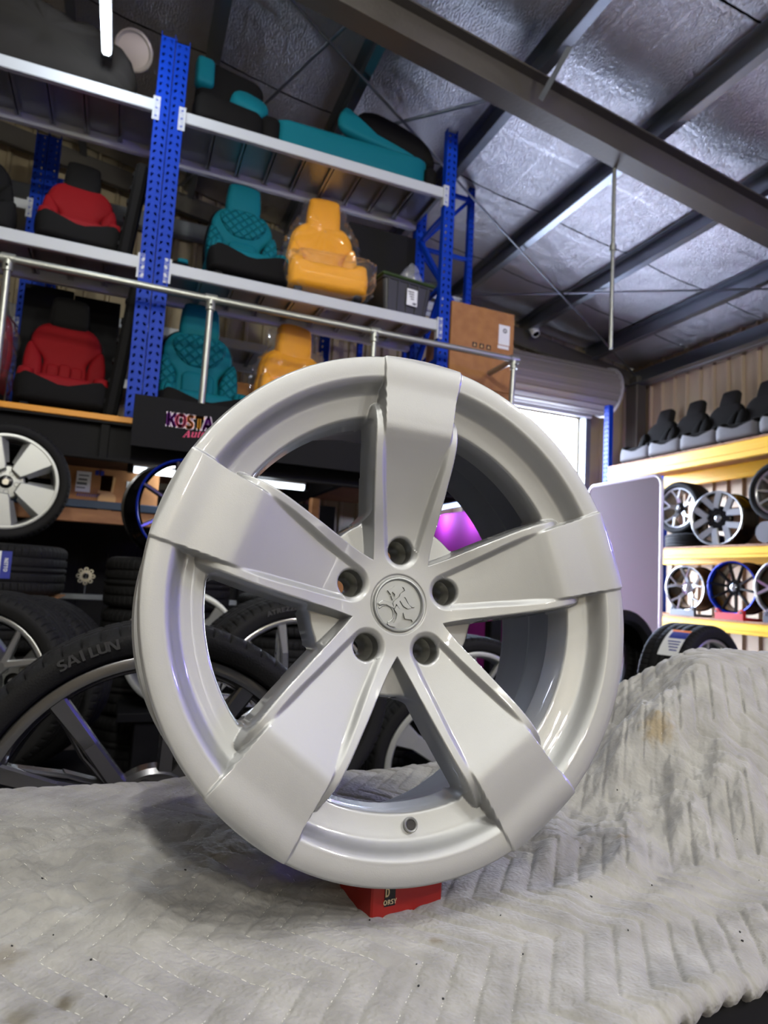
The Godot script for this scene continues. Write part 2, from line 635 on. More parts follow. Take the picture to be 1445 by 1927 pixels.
func _ready() -> void:
	rng.seed = 11
	# ---------------------------------------------------------------- camera
	var cam := Camera3D.new()
	cam.name = "camera"
	cam.fov = rad_to_deg(2.0 * atan(963.5 / 1260.0))
	cam.position = Vector3(0, 1.25, 0)
	cam.rotation = Vector3(deg_to_rad(6.0616), deg_to_rad(-21.0741), deg_to_rad(3.2281))
	cam.near = 0.05
	cam.far = 120.0
	var lens := CameraAttributesPhysical.new()
	lens.frustum_focus_distance = 0.72
	lens.frustum_focal_length = 6.3
	lens.exposure_aperture = 2.2
	cam.attributes = lens
	add_child(cam)
	cam.fov = rad_to_deg(2.0 * atan(963.5 / 1260.0))
	cam.current = true
	# ---------------------------------------------------------------- sky, environment, exposure
	var we := WorldEnvironment.new()
	we.name = "environment"
	var env := Environment.new()
	env.background_mode = Environment.BG_SKY
	var sky := Sky.new()
	var sm := ProceduralSkyMaterial.new()
	sm.sky_top_color = Color(0.78, 0.84, 0.97)
	sm.sky_horizon_color = Color(0.92, 0.95, 1.0)
	sm.ground_horizon_color = Color(0.6, 0.66, 0.75)
	sm.ground_bottom_color = Color(0.35, 0.36, 0.38)
	sm.sky_energy_multiplier = 7.5
	sm.ground_energy_multiplier = 4.5
	sky.sky_material = sm
	env.sky = sky
	env.tonemap_mode = Environment.TONE_MAPPER_LINEAR
	env.tonemap_exposure = 0.78
	env.sdfgi_enabled = true
	env.ssao_enabled = true
	env.ssil_enabled = true
	we.environment = env
	add_child(we)
	# ---------------------------------------------------------------- lamps
	materials()
	var warm := Color(1.0, 0.99, 0.96)
	var cool := Color(0.92, 0.96, 1.0)
	batten(Vector3(-0.36, 4.32, -3.52), 1.2, false, 0.7, cool, "white tube lamp hanging among the roof beams beside the top rack", 5.0, 0.8)
	batten(Vector3(-0.15, 4.2, 0.2), 1.2, false, 8.0, warm, "tube lamp hanging above the blanket-covered bench", 6.0, 0.85)
	batten(Vector3(-0.36, 4.2, 3.2), 1.5, false, 10.0, warm, "tube lamp hanging behind the camera near the aisle", 6.0, 0.85)
	batten(Vector3(1.2, 3.6, 5.2), 1.2, false, 4.5, warm, "tube lamp hanging at the far front end of the workshop", 8.0, 1.2)
	batten(Vector3(2.9, 3.9, 2.0), 1.5, false, 11.0, warm, "tube lamp hanging above the aisle right of the bench", 6.0, 0.7)
	batten(Vector3(0.58, 1.885, -4.55), 1.12, true, 0.35, cool, "bright tube lamp under the mezzanine floor", 5.0)
	batten(Vector3(5.5, 2.9, 0.4), 1.5, false, 8.0, Color(0.42, 0.4, 1.0), "violet tube lamp on the right wall beyond the yellow rack", 6.0)
	shell()
	roof()
	mezzanine()
	bench()
	big_wheel()
	front_racks()
	seats_on_racks()
	goods_on_racks()
	wheels_behind_bench()
	under_mezzanine()
	right_side()


func shell() -> void:
	struct("floor", one(func(m): m.box(Vector3(0, -0.1, -0.5), Vector3(14, 0.2, 13.4))), M.concrete)
	# back wall: cladding left of the roller door, over it and right of it; the door opening is x 3.6 to 5.12, y 0 to 3.42
	var bw := struct_node("wall_back")
	var pieces := [[-6.6, 0.0, 10.2, 5.5], [3.6, 3.42, 1.53, 1.6], [5.13, 0.0, 0.95, 4.9]]
	for p in pieces:
		var s := part(bw, "cladding_sheet", corrugated(p[2], p[3]), M.cladding)
		s.position = Vector3(p[0], p[1], -6.78)
	part(bw, "girt", one(func(m): m.box(Vector3(-1.5, 4.62, -6.68), Vector3(10.0, 0.16, 0.1), 0.01)), M.steel_grey)
	part(bw, "girt", one(func(m): m.box(Vector3(-1.5, 3.0, -6.7), Vector3(10.0, 0.1, 0.06), 0.01)), M.steel_grey)
	for x in [3.58, 5.17]:
		part(bw, "door_jamb", one(func(m): m.box(Vector3(x, 1.72, -6.68), Vector3(0.08, 3.44, 0.12), 0.008)), M.steel_grey)
	# right wall
	var rw := struct_node("wall_right")
	var sh := part(rw, "cladding_sheet", corrugated(12.7, 4.2), M.cladding_brown)
	sh.rotation.y = -PI / 2
	sh.position = Vector3(5.98, 0, -6.8)
	part(rw, "eave_beam", one(func(m):
		m.box(Vector3(5.86, 3.98, -0.5), Vector3(0.09, 0.2, 12.6), 0.01)
		m.box(Vector3(5.8, 3.89, -0.5), Vector3(0.16, 0.015, 12.6))), M.purlin)
	part(rw, "column", one(func(m): m.box(Vector3(5.83, 2.0, -6.55), Vector3(0.15, 4.0, 0.2), 0.01)), M.rafter)
	# walls outside the picture
	struct("wall_left", one(func(m): m.box(Vector3(-6.7, 3.0, -0.5), Vector3(0.2, 6.4, 13.2))), M.cladding)
	struct("wall_front", one(func(m): m.box(Vector3(-0.3, 3.0, 6.1), Vector3(13.2, 6.4, 0.2))), M.cladding)
	# paved yard outside the roller door
	struct("yard_floor", one(func(m): m.box(Vector3(4.4, -0.1, -12.8), Vector3(20, 0.2, 11.8))), M.concrete)
	# roller door: rolled-up curtain over the opening
	var d := thing("roller_door", "rolled-up grey roller door curtain above the bright doorway", "roller door", Vector3(4.36, 3.66, -6.36))
	d.rotation.y = PI / 2
	part(d, "curtain_roll", one(func(m):
		var pr: Array = []
		pr.append(Vector2(0.02, 0.84))
		for k in 22:
			var z := 0.84 - 1.68 * k / 21.0
			pr.append(Vector2(0.27, z))
		pr.append(Vector2(0.02, -0.84))
		pr.reverse()
		var rib: Array = []
		m.lathe(pr, 40)
		for k in 20:
			var a := TAU * k / 20.0
			m.bar(Vector3(0.27 * cos(a), 0.27 * sin(a), -0.84), Vector3(0.27 * cos(a), 0.27 * sin(a), 0.84), 0.035, 0.02, Vector3(cos(a), sin(a), 0), -1, -1, 0.006)), M.door_curtain)
	for s in [-1, 1]:
		part(d, "end_ring", one(func(m): m.lathe([Vector2(0.25, s * 0.84), Vector2(0.3, s * 0.84), Vector2(0.3, s * 0.86), Vector2(0.25, s * 0.86)], 40)), M.panel_frame)
	part(d, "bottom_rail", one(func(m): m.box(Vector3(0.24, -0.235, 0), Vector3(0.05, 0.06, 1.66), 0.008)), M.panel_frame)
	part(d, "bracket", one(func(m): m.box(Vector3(0.36, 0, 0.9), Vector3(0.1, 0.3, 0.02), 0.004)), M.rafter)
	part(d, "bracket", one(func(m): m.box(Vector3(0.36, 0, -0.9), Vector3(0.1, 0.3, 0.02), 0.004)), M.rafter)
	d.rotation.y = PI / 2
	# security camera under the roof near the door
	var k := thing("security_camera", "small white security camera under the roof above the roller door", "camera", Vector3(4.25, 4.3, -6.5))
	part(k, "bracket", one(func(m): m.tube([Vector3(0, 0.17, -0.06), Vector3(0, 0.05, 0), Vector3(0, 0, 0)], 0.012, 8)), M.white_metal)
	part(k, "housing", one(func(m):
		m.xf = Transform3D(Basis.from_euler(Vector3(0.9, 0, 0)), Vector3(0, -0.02, 0.03))
		m.lathe([Vector2(0.0, -0.08), Vector2(0.045, -0.075), Vector2(0.05, -0.05), Vector2(0.05, 0.06), Vector2(0.04, 0.07), Vector2(0.038, 0.062)], 20)), M.white_metal)
	part(k, "camera_lens", one(func(m):
		m.xf = Transform3D(Basis.from_euler(Vector3(0.9, 0, 0)), Vector3(0, -0.02, 0.03))
		m.lathe([Vector2(0.038, 0.062), Vector2(0.02, 0.068), Vector2(0.0, 0.07)], 20)), M.wheel_black)


func roof() -> void:
	var c := struct_node("ceiling")
	# the roof sheet over everything
	part(c, "roof_sheet", one(func(m): m.bar(Vector3(6.2, roof_y(6.2) + 0.06, -0.4), Vector3(-6.8, roof_y(-6.8) + 0.06, -0.4), 13.4, 0.05, Vector3.UP)), M.tape)
	# foil blanket in strips that run up the slope, each sagging between the purlins
	var strips := [-6.74, -5.86, -4.86, -3.86, -2.62, -1.34, 0.0, 1.34, 2.7, 4.05, 5.4, 6.0]
	var nz := FastNoiseLite.new()
	nz.seed = 21
	nz.frequency = 1.0
	for i in strips.size() - 1:
		var z0: float = strips[i] + 0.008
		var z1: float = strips[i + 1] - 0.008
		var s := part(c, "foil_strip", one(func(m):
			m.grid(380, 24, func(u, w):
				var x := lerpf(6.1, -6.6, u)
				var z := lerpf(z0, z1, w)
				var f := fposmod((x - 0.3) / 0.98, 1.0)
				var sag := 0.025 * sin(PI * f)
				return Vector3(x, roof_y(x) - sag + 0.008 * nz.get_noise_2d(x * 2.2, z * 5.0) + 0.004 * nz.get_noise_2d(x * 14.0, z * 6.0), z), true)), M.foil)
		s.position = Vector3.ZERO
	# purlins along z
	var pm := MB.new()
	pm.box(Vector3(0, -0.075, 0), Vector3(0.004, 0.15, 12.6))
	pm.box(Vector3(0.03, -0.149, 0), Vector3(0.06, 0.004, 12.6))
	pm.box(Vector3(-0.03, -0.002, 0), Vector3(0.06, 0.004, 12.6))
	pm.box(Vector3(0.058, -0.142, 0), Vector3(0.004, 0.014, 12.6))
	var pmesh := pm.mesh()
	for i in 12:
		var x := 5.2 - 0.98 * i
		if absf(x) > 6.3:
			continue
		var p := part(c, "purlin", pmesh, M.purlin)
		p.position = Vector3(x, roof_y(x) - 0.03, -0.45)
		p.rotation.z = -0.156
	# rafters: I-section portal frames
	for z in [-3.52, 0.9, 4.6]:
		var rf := part(c, "rafter", one(func(m):
			var a := Vector3(6.0, roof_y(6.0) - 0.31, z)
			var b := Vector3(-6.6, roof_y(-6.6) - 0.31, z)
			m.bar(a + Vector3(0, 0.12, 0), b + Vector3(0, 0.12, 0), 0.15, 0.012, Vector3.UP)
			m.bar(a - Vector3(0, 0.12, 0), b - Vector3(0, 0.12, 0), 0.15, 0.014, Vector3.UP)), M.rafter)
		part(rf, "web", one(func(m): m.bar(Vector3(6.0, roof_y(6.0) - 0.31, z), Vector3(-6.6, roof_y(-6.6) - 0.31, z), 0.012, 0.24, Vector3.UP)), M.rafter)
	part(c, "wall_rafter", one(func(m): m.bar(Vector3(6.0, roof_y(6.0) - 0.25, -6.62), Vector3(-6.6, roof_y(-6.6) - 0.25, -6.62), 0.06, 0.18, Vector3.UP)), M.rafter)
	# fly braces and brace rods
	var y := func(x): return roof_y(x)
	part(c, "fly_brace", one(func(m): m.bar(Vector3(2.24, 4.4, -3.43), Vector3(2.29, 4.62, -3.18), 0.035, 0.006, Vector3(0.4, 1, 0.3))), M.purlin)
	part(c, "brace_rod", one(func(m): m.tube([Vector3(1.25, y.call(1.25) - 0.17, -4.95), Vector3(2.25, y.call(2.25) - 0.2, -3.6)], 0.012, 8)), M.purlin)
	part(c, "brace_rod", one(func(m): m.tube([Vector3(3.15, y.call(3.15) - 0.2, -6.4), Vector3(5.85, y.call(5.85) - 0.22, -3.6)], 0.01, 8)), M.purlin)
	part(c, "brace_rod", one(func(m): m.tube([Vector3(5.8, y.call(5.8) - 0.25, -6.5), Vector3(0.2, y.call(0.2) - 0.2, -3.6)], 0.01, 8)), M.purlin)
	part(c, "brace_rod", one(func(m): m.tube([Vector3(0.2, y.call(0.2) - 0.2, -6.4), Vector3(1.1, y.call(1.1) - 0.2, -3.6)], 0.012, 8)), M.purlin)
	# galvanised drop pipe hanging from the rafter
	var h := thing("drop_pipe", "thin galvanised pipe hanging from the rafter in front of the foil roof", "pipe", Vector3(2.98, 0, -3.6))
	part(h, "pipe", one(func(m): m.tube([Vector3(0, 4.4, 0), Vector3(0.0, 2.93, 0)], 0.014, 10)), M.galv)
	part(h, "clamp", one(func(m): m.tube([Vector3(0, 3.68, 0), Vector3(0, 3.63, 0)], 0.021, 10)), M.galv)
	# unlit round lamp against the roof at upper left
	var q := thing("round_lamp", "round pale ceiling lamp beside the white tube lamp", "lamp", Vector3(-0.24, 4.78, -4.64))
	q.rotation = Vector3(0.75, -0.3, 0)
	part(q, "lamp_body", one(func(m): m.lathe([Vector2(0.0, -0.04), Vector2(0.1, -0.035), Vector2(0.12, -0.02), Vector2(0.115, 0.0), Vector2(0.1, 0.0)].map(func(p): return Vector2(p.x, p.y)), 36)), M.lamp_body)
	part(q, "lamp_rim", one(func(m): m.lathe([Vector2(0.1, 0.0), Vector2(0.118, 0.012), Vector2(0.128, 0.006), Vector2(0.13, -0.01), Vector2(0.12, -0.02)].map(func(p): return p), 36)), M.lamp_body)
	part(q, "lamp_lens", one(func(m): m.lathe([Vector2(0.0, 0.008), Vector2(0.06, 0.006), Vector2(0.105, 0.0)], 36)), M.lamp_lens)


func mezzanine() -> void:
	# deck with a yellow nosing, black channel at its front, joists, posts
	var d := thing("mezzanine", "black steel mezzanine with a yellow deck edge carrying the seat racks", "mezzanine", Vector3(0, 0, 0))
	part(d, "deck", one(func(m): m.box(Vector3(-0.75, 2.1, -5.42), Vector3(6.7, 0.04, 2.6))), M.ply)
	part(d, "deck_nosing", one(func(m): m.box(Vector3(-0.75, 2.107, -4.115), Vector3(6.7, 0.034, 0.012), 0.002)), M.deck_yellow)
	part(d, "edge_channel", one(func(m):
		m.box(Vector3(-0.75, 1.97, -4.14), Vector3(6.7, 0.22, 0.012))
		m.box(Vector3(-0.75, 2.074, -4.115), Vector3(6.7, 0.012, 0.06))
		m.box(Vector3(-0.75, 1.866, -4.115), Vector3(6.7, 0.012, 0.06))), M.black_steel)
	for x in [-2.1, -0.155, 1.62, 2.4]:
		part(d, "cleat", one(func(m): m.box(Vector3(x, 1.97, -4.118), Vector3(0.05, 0.2, 0.035), 0.004)), M.black_steel)
	for i in 5:
		part(d, "joist", one(func(m): m.box(Vector3(-3.4 + i * 1.45 - (0.3 if i == 2 else 0.0) + (0.45 if i == 3 else 0.0), 2.0, -5.42), Vector3(0.05, 0.16, 2.5))), M.black_steel)
	for p in [Vector2(-2.2, -4.2), Vector2(2.5, -4.2), Vector2(-2.2, -6.5), Vector2(2.5, -6.5)]:
		part(d, "post", one(func(m): m.box(Vector3(p.x, 0.93, p.y), Vector3(0.09, 1.86, 0.09), 0.006)), M.black_steel)
	# handrail of pipe
	var r := thing("pipe_handrail", "galvanised pipe handrail along the mezzanine edge", "handrail", Vector3(0, 0, -4.0))
	var ry := 2.882
	part(r, "rail", one(func(m): m.tube([Vector3(-2.6, ry, 0), Vector3(2.46, ry, 0), Vector3(2.47, ry, -0.02), Vector3(2.475, ry, -0.36)], 0.021, 12)), M.galv)
	for x in [-0.717, 0.356, 1.405, 2.465]:
		part(r, "rail_post", one(func(m): m.tube([Vector3(x, 2.1, -0.04), Vector3(x, ry - 0.01, 0)], 0.019, 12)), M.galv)
		var f := part(r, "pipe_fitting", one(func(m):
			m.tube([Vector3(x - 0.035, ry, 0), Vector3(x + 0.035, ry, 0)], 0.029, 12)
			m.tube([Vector3(x, ry, 0), Vector3(x, ry - 0.07, 0)], 0.027, 12)), M.galv)
		part(f, "grub_screw", one(func(m): m.tube([Vector3(x, ry - 0.045, 0.025), Vector3(x, ry - 0.045, 0.034)], 0.008, 6)), M.wheel_black)
	# sign board on the edge
	var s := thing("sign_board", "charcoal sign board with pink and purple lettering on the mezzanine edge", "sign", Vector3(0, 0.022, -3.965))
	part(s, "board", one(func(m): m.box(Vector3(1.1, 2.062, 0), Vector3(2.23, 0.296, 0.02), 0.002)), M.black_board)
	var x := 0.162
	var ws := [0.054, 0.053, 0.05, 0.05, 0.054]
	for i in 5:
		var ch: String = "KOSTA"[i]
		var sq := Basis.IDENTITY.scaled(Vector3(0.95, 1.05, 1))
		for o in [Vector2(-1, -1), Vector2(1, -1), Vector2(1, 1), Vector2(-1, 1), Vector2(0, -1), Vector2(0, 1)]:
			letters(s, "letter_outline", ch, 0.1, 0.002, M.print_white, Transform3D(sq, Vector3(x + 0.027 + o.x * 0.0055, 2.088 + o.y * 0.0055, 0.0112)))
		for o in [-0.0015, 0.0015]:
			letters(s, "letter", ch, 0.1, 0.003, [M.print_purple, M.print_pink, M.print_orange, M.print_yellow, M.print_purple][i], Transform3D(sq, Vector3(x + 0.027 + o, 2.088, 0.0124)))
		x += ws[i]
	letters(s, "script_letters", "Auto", 0.056, 0.003, M.print_pink, Transform3D(Basis(Vector3(1, 0.1, 0), Vector3(0.3, 1, 0), Vector3(0, 0, 1)), Vector3(0.33, 2.022, 0.0118)), "Droid Serif", false)


func bench() -> void:
	# work bench: board on a black frame
	var b := thing("work_bench", "black work bench under the grey quilted blanket", "bench", Vector3(0, 0, 0))
	part(b, "bench_top", one(func(m):
		m.xf = Transform3D(Basis.from_euler(Vector3(0, 0.12, 0)), Vector3(0.55, 0, -0.8))
		m.box(Vector3(0, 0.888, 0), Vector3(2.7, 0.04, 0.66), 0.004)), M.black_board)
	for p in [Vector2(-1.2, -0.28), Vector2(-1.2, 0.28), Vector2(1.2, -0.28), Vector2(1.2, 0.28)]:
		part(b, "leg", one(func(m):
			m.xf = Transform3D(Basis.from_euler(Vector3(0, 0.12, 0)), Vector3(0.55, 0, -0.8))
			m.box(Vector3(p.x, 0.434, p.y), Vector3(0.06, 0.868, 0.06), 0.004)), M.black_steel)
	blanket()
	# red box wedged under the front of the wheel
	var r := thing("red_box", "small red cardboard box wedged under the silver wheel", "box", Vector3(0.297, 0.93, -0.69))
	r.rotation = Vector3(0, 0.16, 0)
	part(r, "carton", one(func(m): m.box(Vector3(0, 0.008, 0), Vector3(0.086, 0.042, 0.07), 0.002)), M.red_box)
	part(r, "flap", one(func(m): m.quad(Vector3(-0.043, 0.028, 0.034), Vector3(-0.043, 0.028, -0.034), Vector3(-0.058, 0.018, -0.034), Vector3(-0.056, 0.018, 0.03))), M.red_box)
	part(r, "printed_label", one(func(m): m.box(Vector3(-0.022, 0.009, 0.0352), Vector3(0.0125, 0.02, 0.0006))), M.ink)
	letters(r, "label_letters", "ORSY", 0.0052, 0.0006, M.print_cream, Transform3D(Basis.IDENTITY, Vector3(-0.022, 0.003, 0.0357)))
	letters(r, "label_mark", "D", 0.012, 0.0006, M.print_cream, Transform3D(Basis.IDENTITY.scaled(Vector3(0.7, 1, 1)), Vector3(-0.0255, 0.0125, 0.0357)))


func chevron(x: float, z: float) -> float:
	# stitch lines of the quilt: parallel zigzags; whole numbers lie on a seam
	var w := 1.0 - 2.0 * absf(fposmod((z + 0.56) / 0.185 + 0.5, 1.0) - 0.5)
	return (x - 0.072 * w + 0.12 * (z + 0.6) * smoothstep(0.5, 0.9, x)) / 0.034

func blanket_y(x: float, z: float, big: FastNoiseLite, fine: FastNoiseLite) -> float:
	# the cloth lies on the board, is rucked near the wheel, and rises over what it covers on the right
	var y := 0.922
	var hill := smoothstep(0.66, 1.04, x + 0.12 * big.get_noise_2d(z * 3.0, 4.0)) * smoothstep(-0.6, -1.0, z + 0.05 * big.get_noise_2d(x * 3.0, 9.0))
	y += 0.225 * hill * (1.0 - 0.5 * smoothstep(-1.04, -1.16, z))
	var ruck := smoothstep(0.45, 0.6, x) * (1.0 - smoothstep(0.85, 1.1, x)) * smoothstep(-0.58, -0.7, z)
	y += 0.02 * ruck * (0.5 + big.get_noise_2d(x * 9.0 + z * 7.0, z * 5.0))
	var left := smoothstep(0.35, 0.15, x) * smoothstep(-0.62, -0.75, z) * smoothstep(-1.0, -0.9, z)
	y += 0.012 * left * (0.4 + big.get_noise_2d(x * 10.0, z * 12.0))
	y += 0.008 * big.get_noise_2d(x * 4.0, z * 4.0)
	# folds that run from the wheel to the lower right
	var fold := smoothstep(0.38, 0.5, x) * smoothstep(0.95, 0.7, x) * smoothstep(-0.82, -0.7, z)
	y += 0.0025 * fold * sin((z * 1.0 + x * 0.45) * 75.0 + 3.0 * big.get_noise_2d(x * 3.0, z * 3.0))
	var c := chevron(x, z)
	var g := absf(fposmod(c, 1.0) - 0.5) * 2.0  # 1 on a seam
	var puffy := 0.0024 + 0.002 * smoothstep(0.2, 0.5, x) + 0.0025 * smoothstep(0.6, 0.9, x)
	y += puffy * (1.0 - pow(g, 6.0)) + 0.0006 * fine.get_noise_2d(x * 40.0, z * 40.0) + 0.00025 * fine.get_noise_2d(x * 150.0, z * 150.0)
	return y


func blanket_front(x: float) -> float:
	return -0.36 - 0.2 * x


func blanket() -> void:
	var big := FastNoiseLite.new()
	big.seed = 4
	big.frequency = 1.0
	var fine := FastNoiseLite.new()
	fine.seed = 8
	fine.frequency = 1.0
	var b := thing("quilted_blanket", "grey quilted moving blanket with zigzag stitching spread over the bench", "blanket", Vector3.ZERO)
	var xs := PackedFloat32Array()
	var x := -0.85
	while x < 1.9:
		xs.append(x)
		x += 0.0027 if x > -0.2 and x < 1.0 else (0.004 if x > 0.9 and x < 1.35 else 0.012)
	var nu := xs.size()
	var rows := 285
	var m := MB.new()
	var pos := PackedVector3Array()
	for j in rows + 9:
		for i in nu:
			var px := xs[i]
			var zf := blanket_front(px)
			var zb := -1.155 + 0.012 * big.get_noise_2d(px * 5.0, 1.0) - 0.1 * smoothstep(0.7, 1.0, px)
			if j <= rows:
				var z := lerpf(zb, zf, float(j) / rows)
				var yy := blanket_y(px, z, big, fine)
				var d := z - zb
				if d < 0.02:
					yy -= 0.02 * pow(1.0 - d / 0.02, 2.0)
				pos.append(Vector3(px, yy, z))
			else:
				# hem rolled over the front edge
				var k := j - rows
				var last := pos[rows * nu + i]
				var a := minf(k, 7) / 7.0 * PI
				var rr := 0.011 + 0.0012 * sin(chevron(px, zf) * TAU)
				pos.append(last + Vector3(0, -rr * (1.0 - cos(a)), rr * sin(a) * 1.2 - (0.0 if k < 8 else 0.03)))
	# oil and rust marks seen on the cloth: place, size, tint
	var stains := [[-0.01, -0.585, 0.011, Color(0.5, 0.46, 0.38)], [-0.04, -0.578, 0.016, Color(0.6, 0.57, 0.5)], [-0.06, -0.66, 0.02, Color(0.78, 0.74, 0.66)], [0.3, -0.585, 0.008, Color(0.7, 0.62, 0.5)], [0.82, -0.86, 0.03, Color(0.85, 0.72, 0.52)], [0.63, -0.72, 0.012, Color(0.88, 0.8, 0.66)]]
	for j in rows + 9:
		for i in nu:
			var a := pos[j * nu + mini(i + 1, nu - 1)] - pos[j * nu + maxi(i - 1, 0)]
			var c := pos[mini(j + 1, rows + 8) * nu + i] - pos[maxi(j - 1, 0) * nu + i]
			m.vert(pos[j * nu + i], c.cross(a), Vector2(pos[j * nu + i].x, pos[j * nu + i].z))
			var tint := Color.WHITE
			for s in stains:
				var d: float = Vector2(pos[j * nu + i].x - s[0], pos[j * nu + i].z - s[1]).length() / s[2] + 0.5 * fine.get_noise_2d(pos[j * nu + i].x * 60.0, pos[j * nu + i].z * 60.0)
				if d < 1.0:
					tint = tint.lerp(s[3], minf(1.0, (1.0 - d) * 1.6))
			m.col.append(tint)
	for j in rows + 8:
		for i in nu - 1:
			var q := j * nu + i
			m.ix.append_array([q, q + 1, q + nu + 1, q, q + nu + 1, q + nu])
	part(b, "quilt", m, M.blanket)
	# stitches along the seams
	var st := MB.new()
	var z := -1.12
	for line in range(-14, 46):
		z = -1.1
		while z < -0.36:
			# find x on this seam at this z by stepping
			var lo := -0.6
			var hi := 1.45
			for it in 16:
				var mid := (lo + hi) * 0.5
				if chevron(mid, z) < line:
					lo = mid
				else:
					hi = mid
			if absf(chevron(lo, z) - line) < 0.05 and lo > -0.3 and lo < 1.4 and z < blanket_front(lo) - 0.005:
				var z2 := z + 0.004
				var lo2 := lo
				for it in 3:
					lo2 -= (chevron(lo2, z2) - line) * 0.034
				if absf(chevron(lo2, z2) - line) < 0.1:
					var p0 := Vector3(lo, blanket_y(lo, z, big, fine) + 0.0006, z)
					var p1 := Vector3(lo2, blanket_y(lo2, z2, big, fine) + 0.0006, z2)
					if rng.randf() > 0.35:
						st.bar(p0, p1, 0.00055, 0.0005)
			z += 0.0075
	# black grit lying on the cloth
	var gr := MB.new()
	for k in 46:
		var gx := rng.randf_range(-0.15, 0.6)
		var gz := rng.randf_range(-0.95, -0.5)
		if k % 6 == 0:
			gx = rng.randf_range(0.6, 1.1)
		gr.xf = Transform3D(Basis.from_euler(Vector3(0, rng.randf() * TAU, 0)), Vector3(gx, blanket_y(gx, gz, big, fine) + 0.0007, gz))
		var gs := rng.randf_range(0.0005, 0.0016)
		gr.box(Vector3.ZERO, Vector3(gs * rng.randf_range(1.0, 2.2), gs, gs), gs * 0.2)
	var go := part(b, "grit", gr, M.ink, "black specks of grit")
	go.set_meta("kind", "stuff")
	var so := part(b, "stitching", st, M.thread, "pale dashed stitching along the seams")
	so.set_meta("kind", "stuff")


func curve1(keys: Array, t: float) -> float:
	# smooth curve through (t, value) keys, t rising
	var m := keys.size()
	if t <= keys[0].x:
		return keys[0].y
	if t >= keys[m - 1].x:
		return keys[m - 1].y
	var i := 0
	while keys[i + 1].x < t:
		i += 1
	var a: Vector2 = keys[i]
	var b: Vector2 = keys[i + 1]
	var h := b.x - a.x
	var d := (b.y - a.y) / h
	var ma: float = d if i == 0 else ((a.y - keys[i - 1].y) / (a.x - keys[i - 1].x) + d) * 0.5
	var mb: float = d if i == m - 2 else ((keys[i + 2].y - b.y) / (keys[i + 2].x - b.x) + d) * 0.5
	var u := (t - a.x) / h
	var u2 := u * u
	var u3 := u2 * u
	return (2 * u3 - 3 * u2 + 1) * a.y + (u3 - 2 * u2 + u) * h * ma + (-2 * u3 + 3 * u2) * b.y + (u3 - u2) * h * mb


func table(keys: Array) -> PackedFloat32Array:
	# the curve sampled every half millimetre from 0 to 0.3
	var o := PackedFloat32Array()
	for i in 601:
		o.append(curve1(keys, i * 0.0005))
	return o


func look(t: PackedFloat32Array, x: float) -> float:
	var f := clampf(x * 2000.0, 0.0, 599.0)
	var i := int(f)
	return lerpf(t[i], t[i + 1], f - i)


const HOLE := 0.0605
var w_lip := PackedFloat32Array()
var w_ridge := PackedFloat32Array()
var w_blade := PackedFloat32Array()
var w_ridge_half := PackedFloat32Array()
var w_blade_half := PackedFloat32Array()


func wheel_cut(x: float, y: float) -> float:
	# above zero where the wheel is open: windows between the spokes and lug holes (spoke along +y)
	var r := sqrt(x * x + y * y)
	var k := 0.012
	var a := r - 0.1
	var b := 0.2135 - r
	var c := absf(x) - look(w_ridge_half, y)
	var h := clampf(0.5 + 0.5 * (b - a) / k, 0.0, 1.0)
	var m := lerpf(b, a, h) - k * h * (1.0 - h)
	h = clampf(0.5 + 0.5 * (c - m) / k, 0.0, 1.0)
	m = lerpf(c, m, h) - k * h * (1.0 - h)
	return maxf(m, 0.0148 - Vector2(x, y - HOLE).length())


func wheel_height(x: float, y: float) -> float:
	var r := sqrt(x * x + y * y)
	var ax := absf(x)
	var lip := look(w_lip, r)
	var rh := look(w_ridge_half, y)
	var z := lip
	if r < 0.235:
		# hub face and shoulders of the spokes; pockets between them near the hub
		var ridge := look(w_ridge, r)
		var floor_z := -0.061 if r < 0.15 else lip
		var k := smoothstep(rh + 0.0045, rh - 0.001, ax)
		z = lerpf(minf(floor_z, ridge - 0.004), ridge, k)
		if r > 0.2:
			z = lerpf(z, maxf(lip, z), smoothstep(0.2, 0.214, r))
	var bh := look(w_blade_half, y)
	var e := lerpf(0.0055, 0.0018, smoothstep(0.15, 0.2, y))
	# the panel ends round the lug hole
	var d := minf(maxf(ax - bh, HOLE - y), Vector2(x, y - HOLE).length() - 0.0192)
	if y > 0.03:
		var k2 := smoothstep(e * 0.5, -e, d)
		z = lerpf(z, look(w_blade, y), k2)
	# rounded edges at the openings and at the cap
	var c := -wheel_cut(x, y)
	var rr := 0.0028
	if c < rr:
		var q := rr - maxf(c, 0.0)
		z -= rr - sqrt(maxf(rr * rr - q * q, 0.0))
	if r < 0.0345:
		z -= 0.0012 * smoothstep(0.0345, 0.0325, r)
	return z


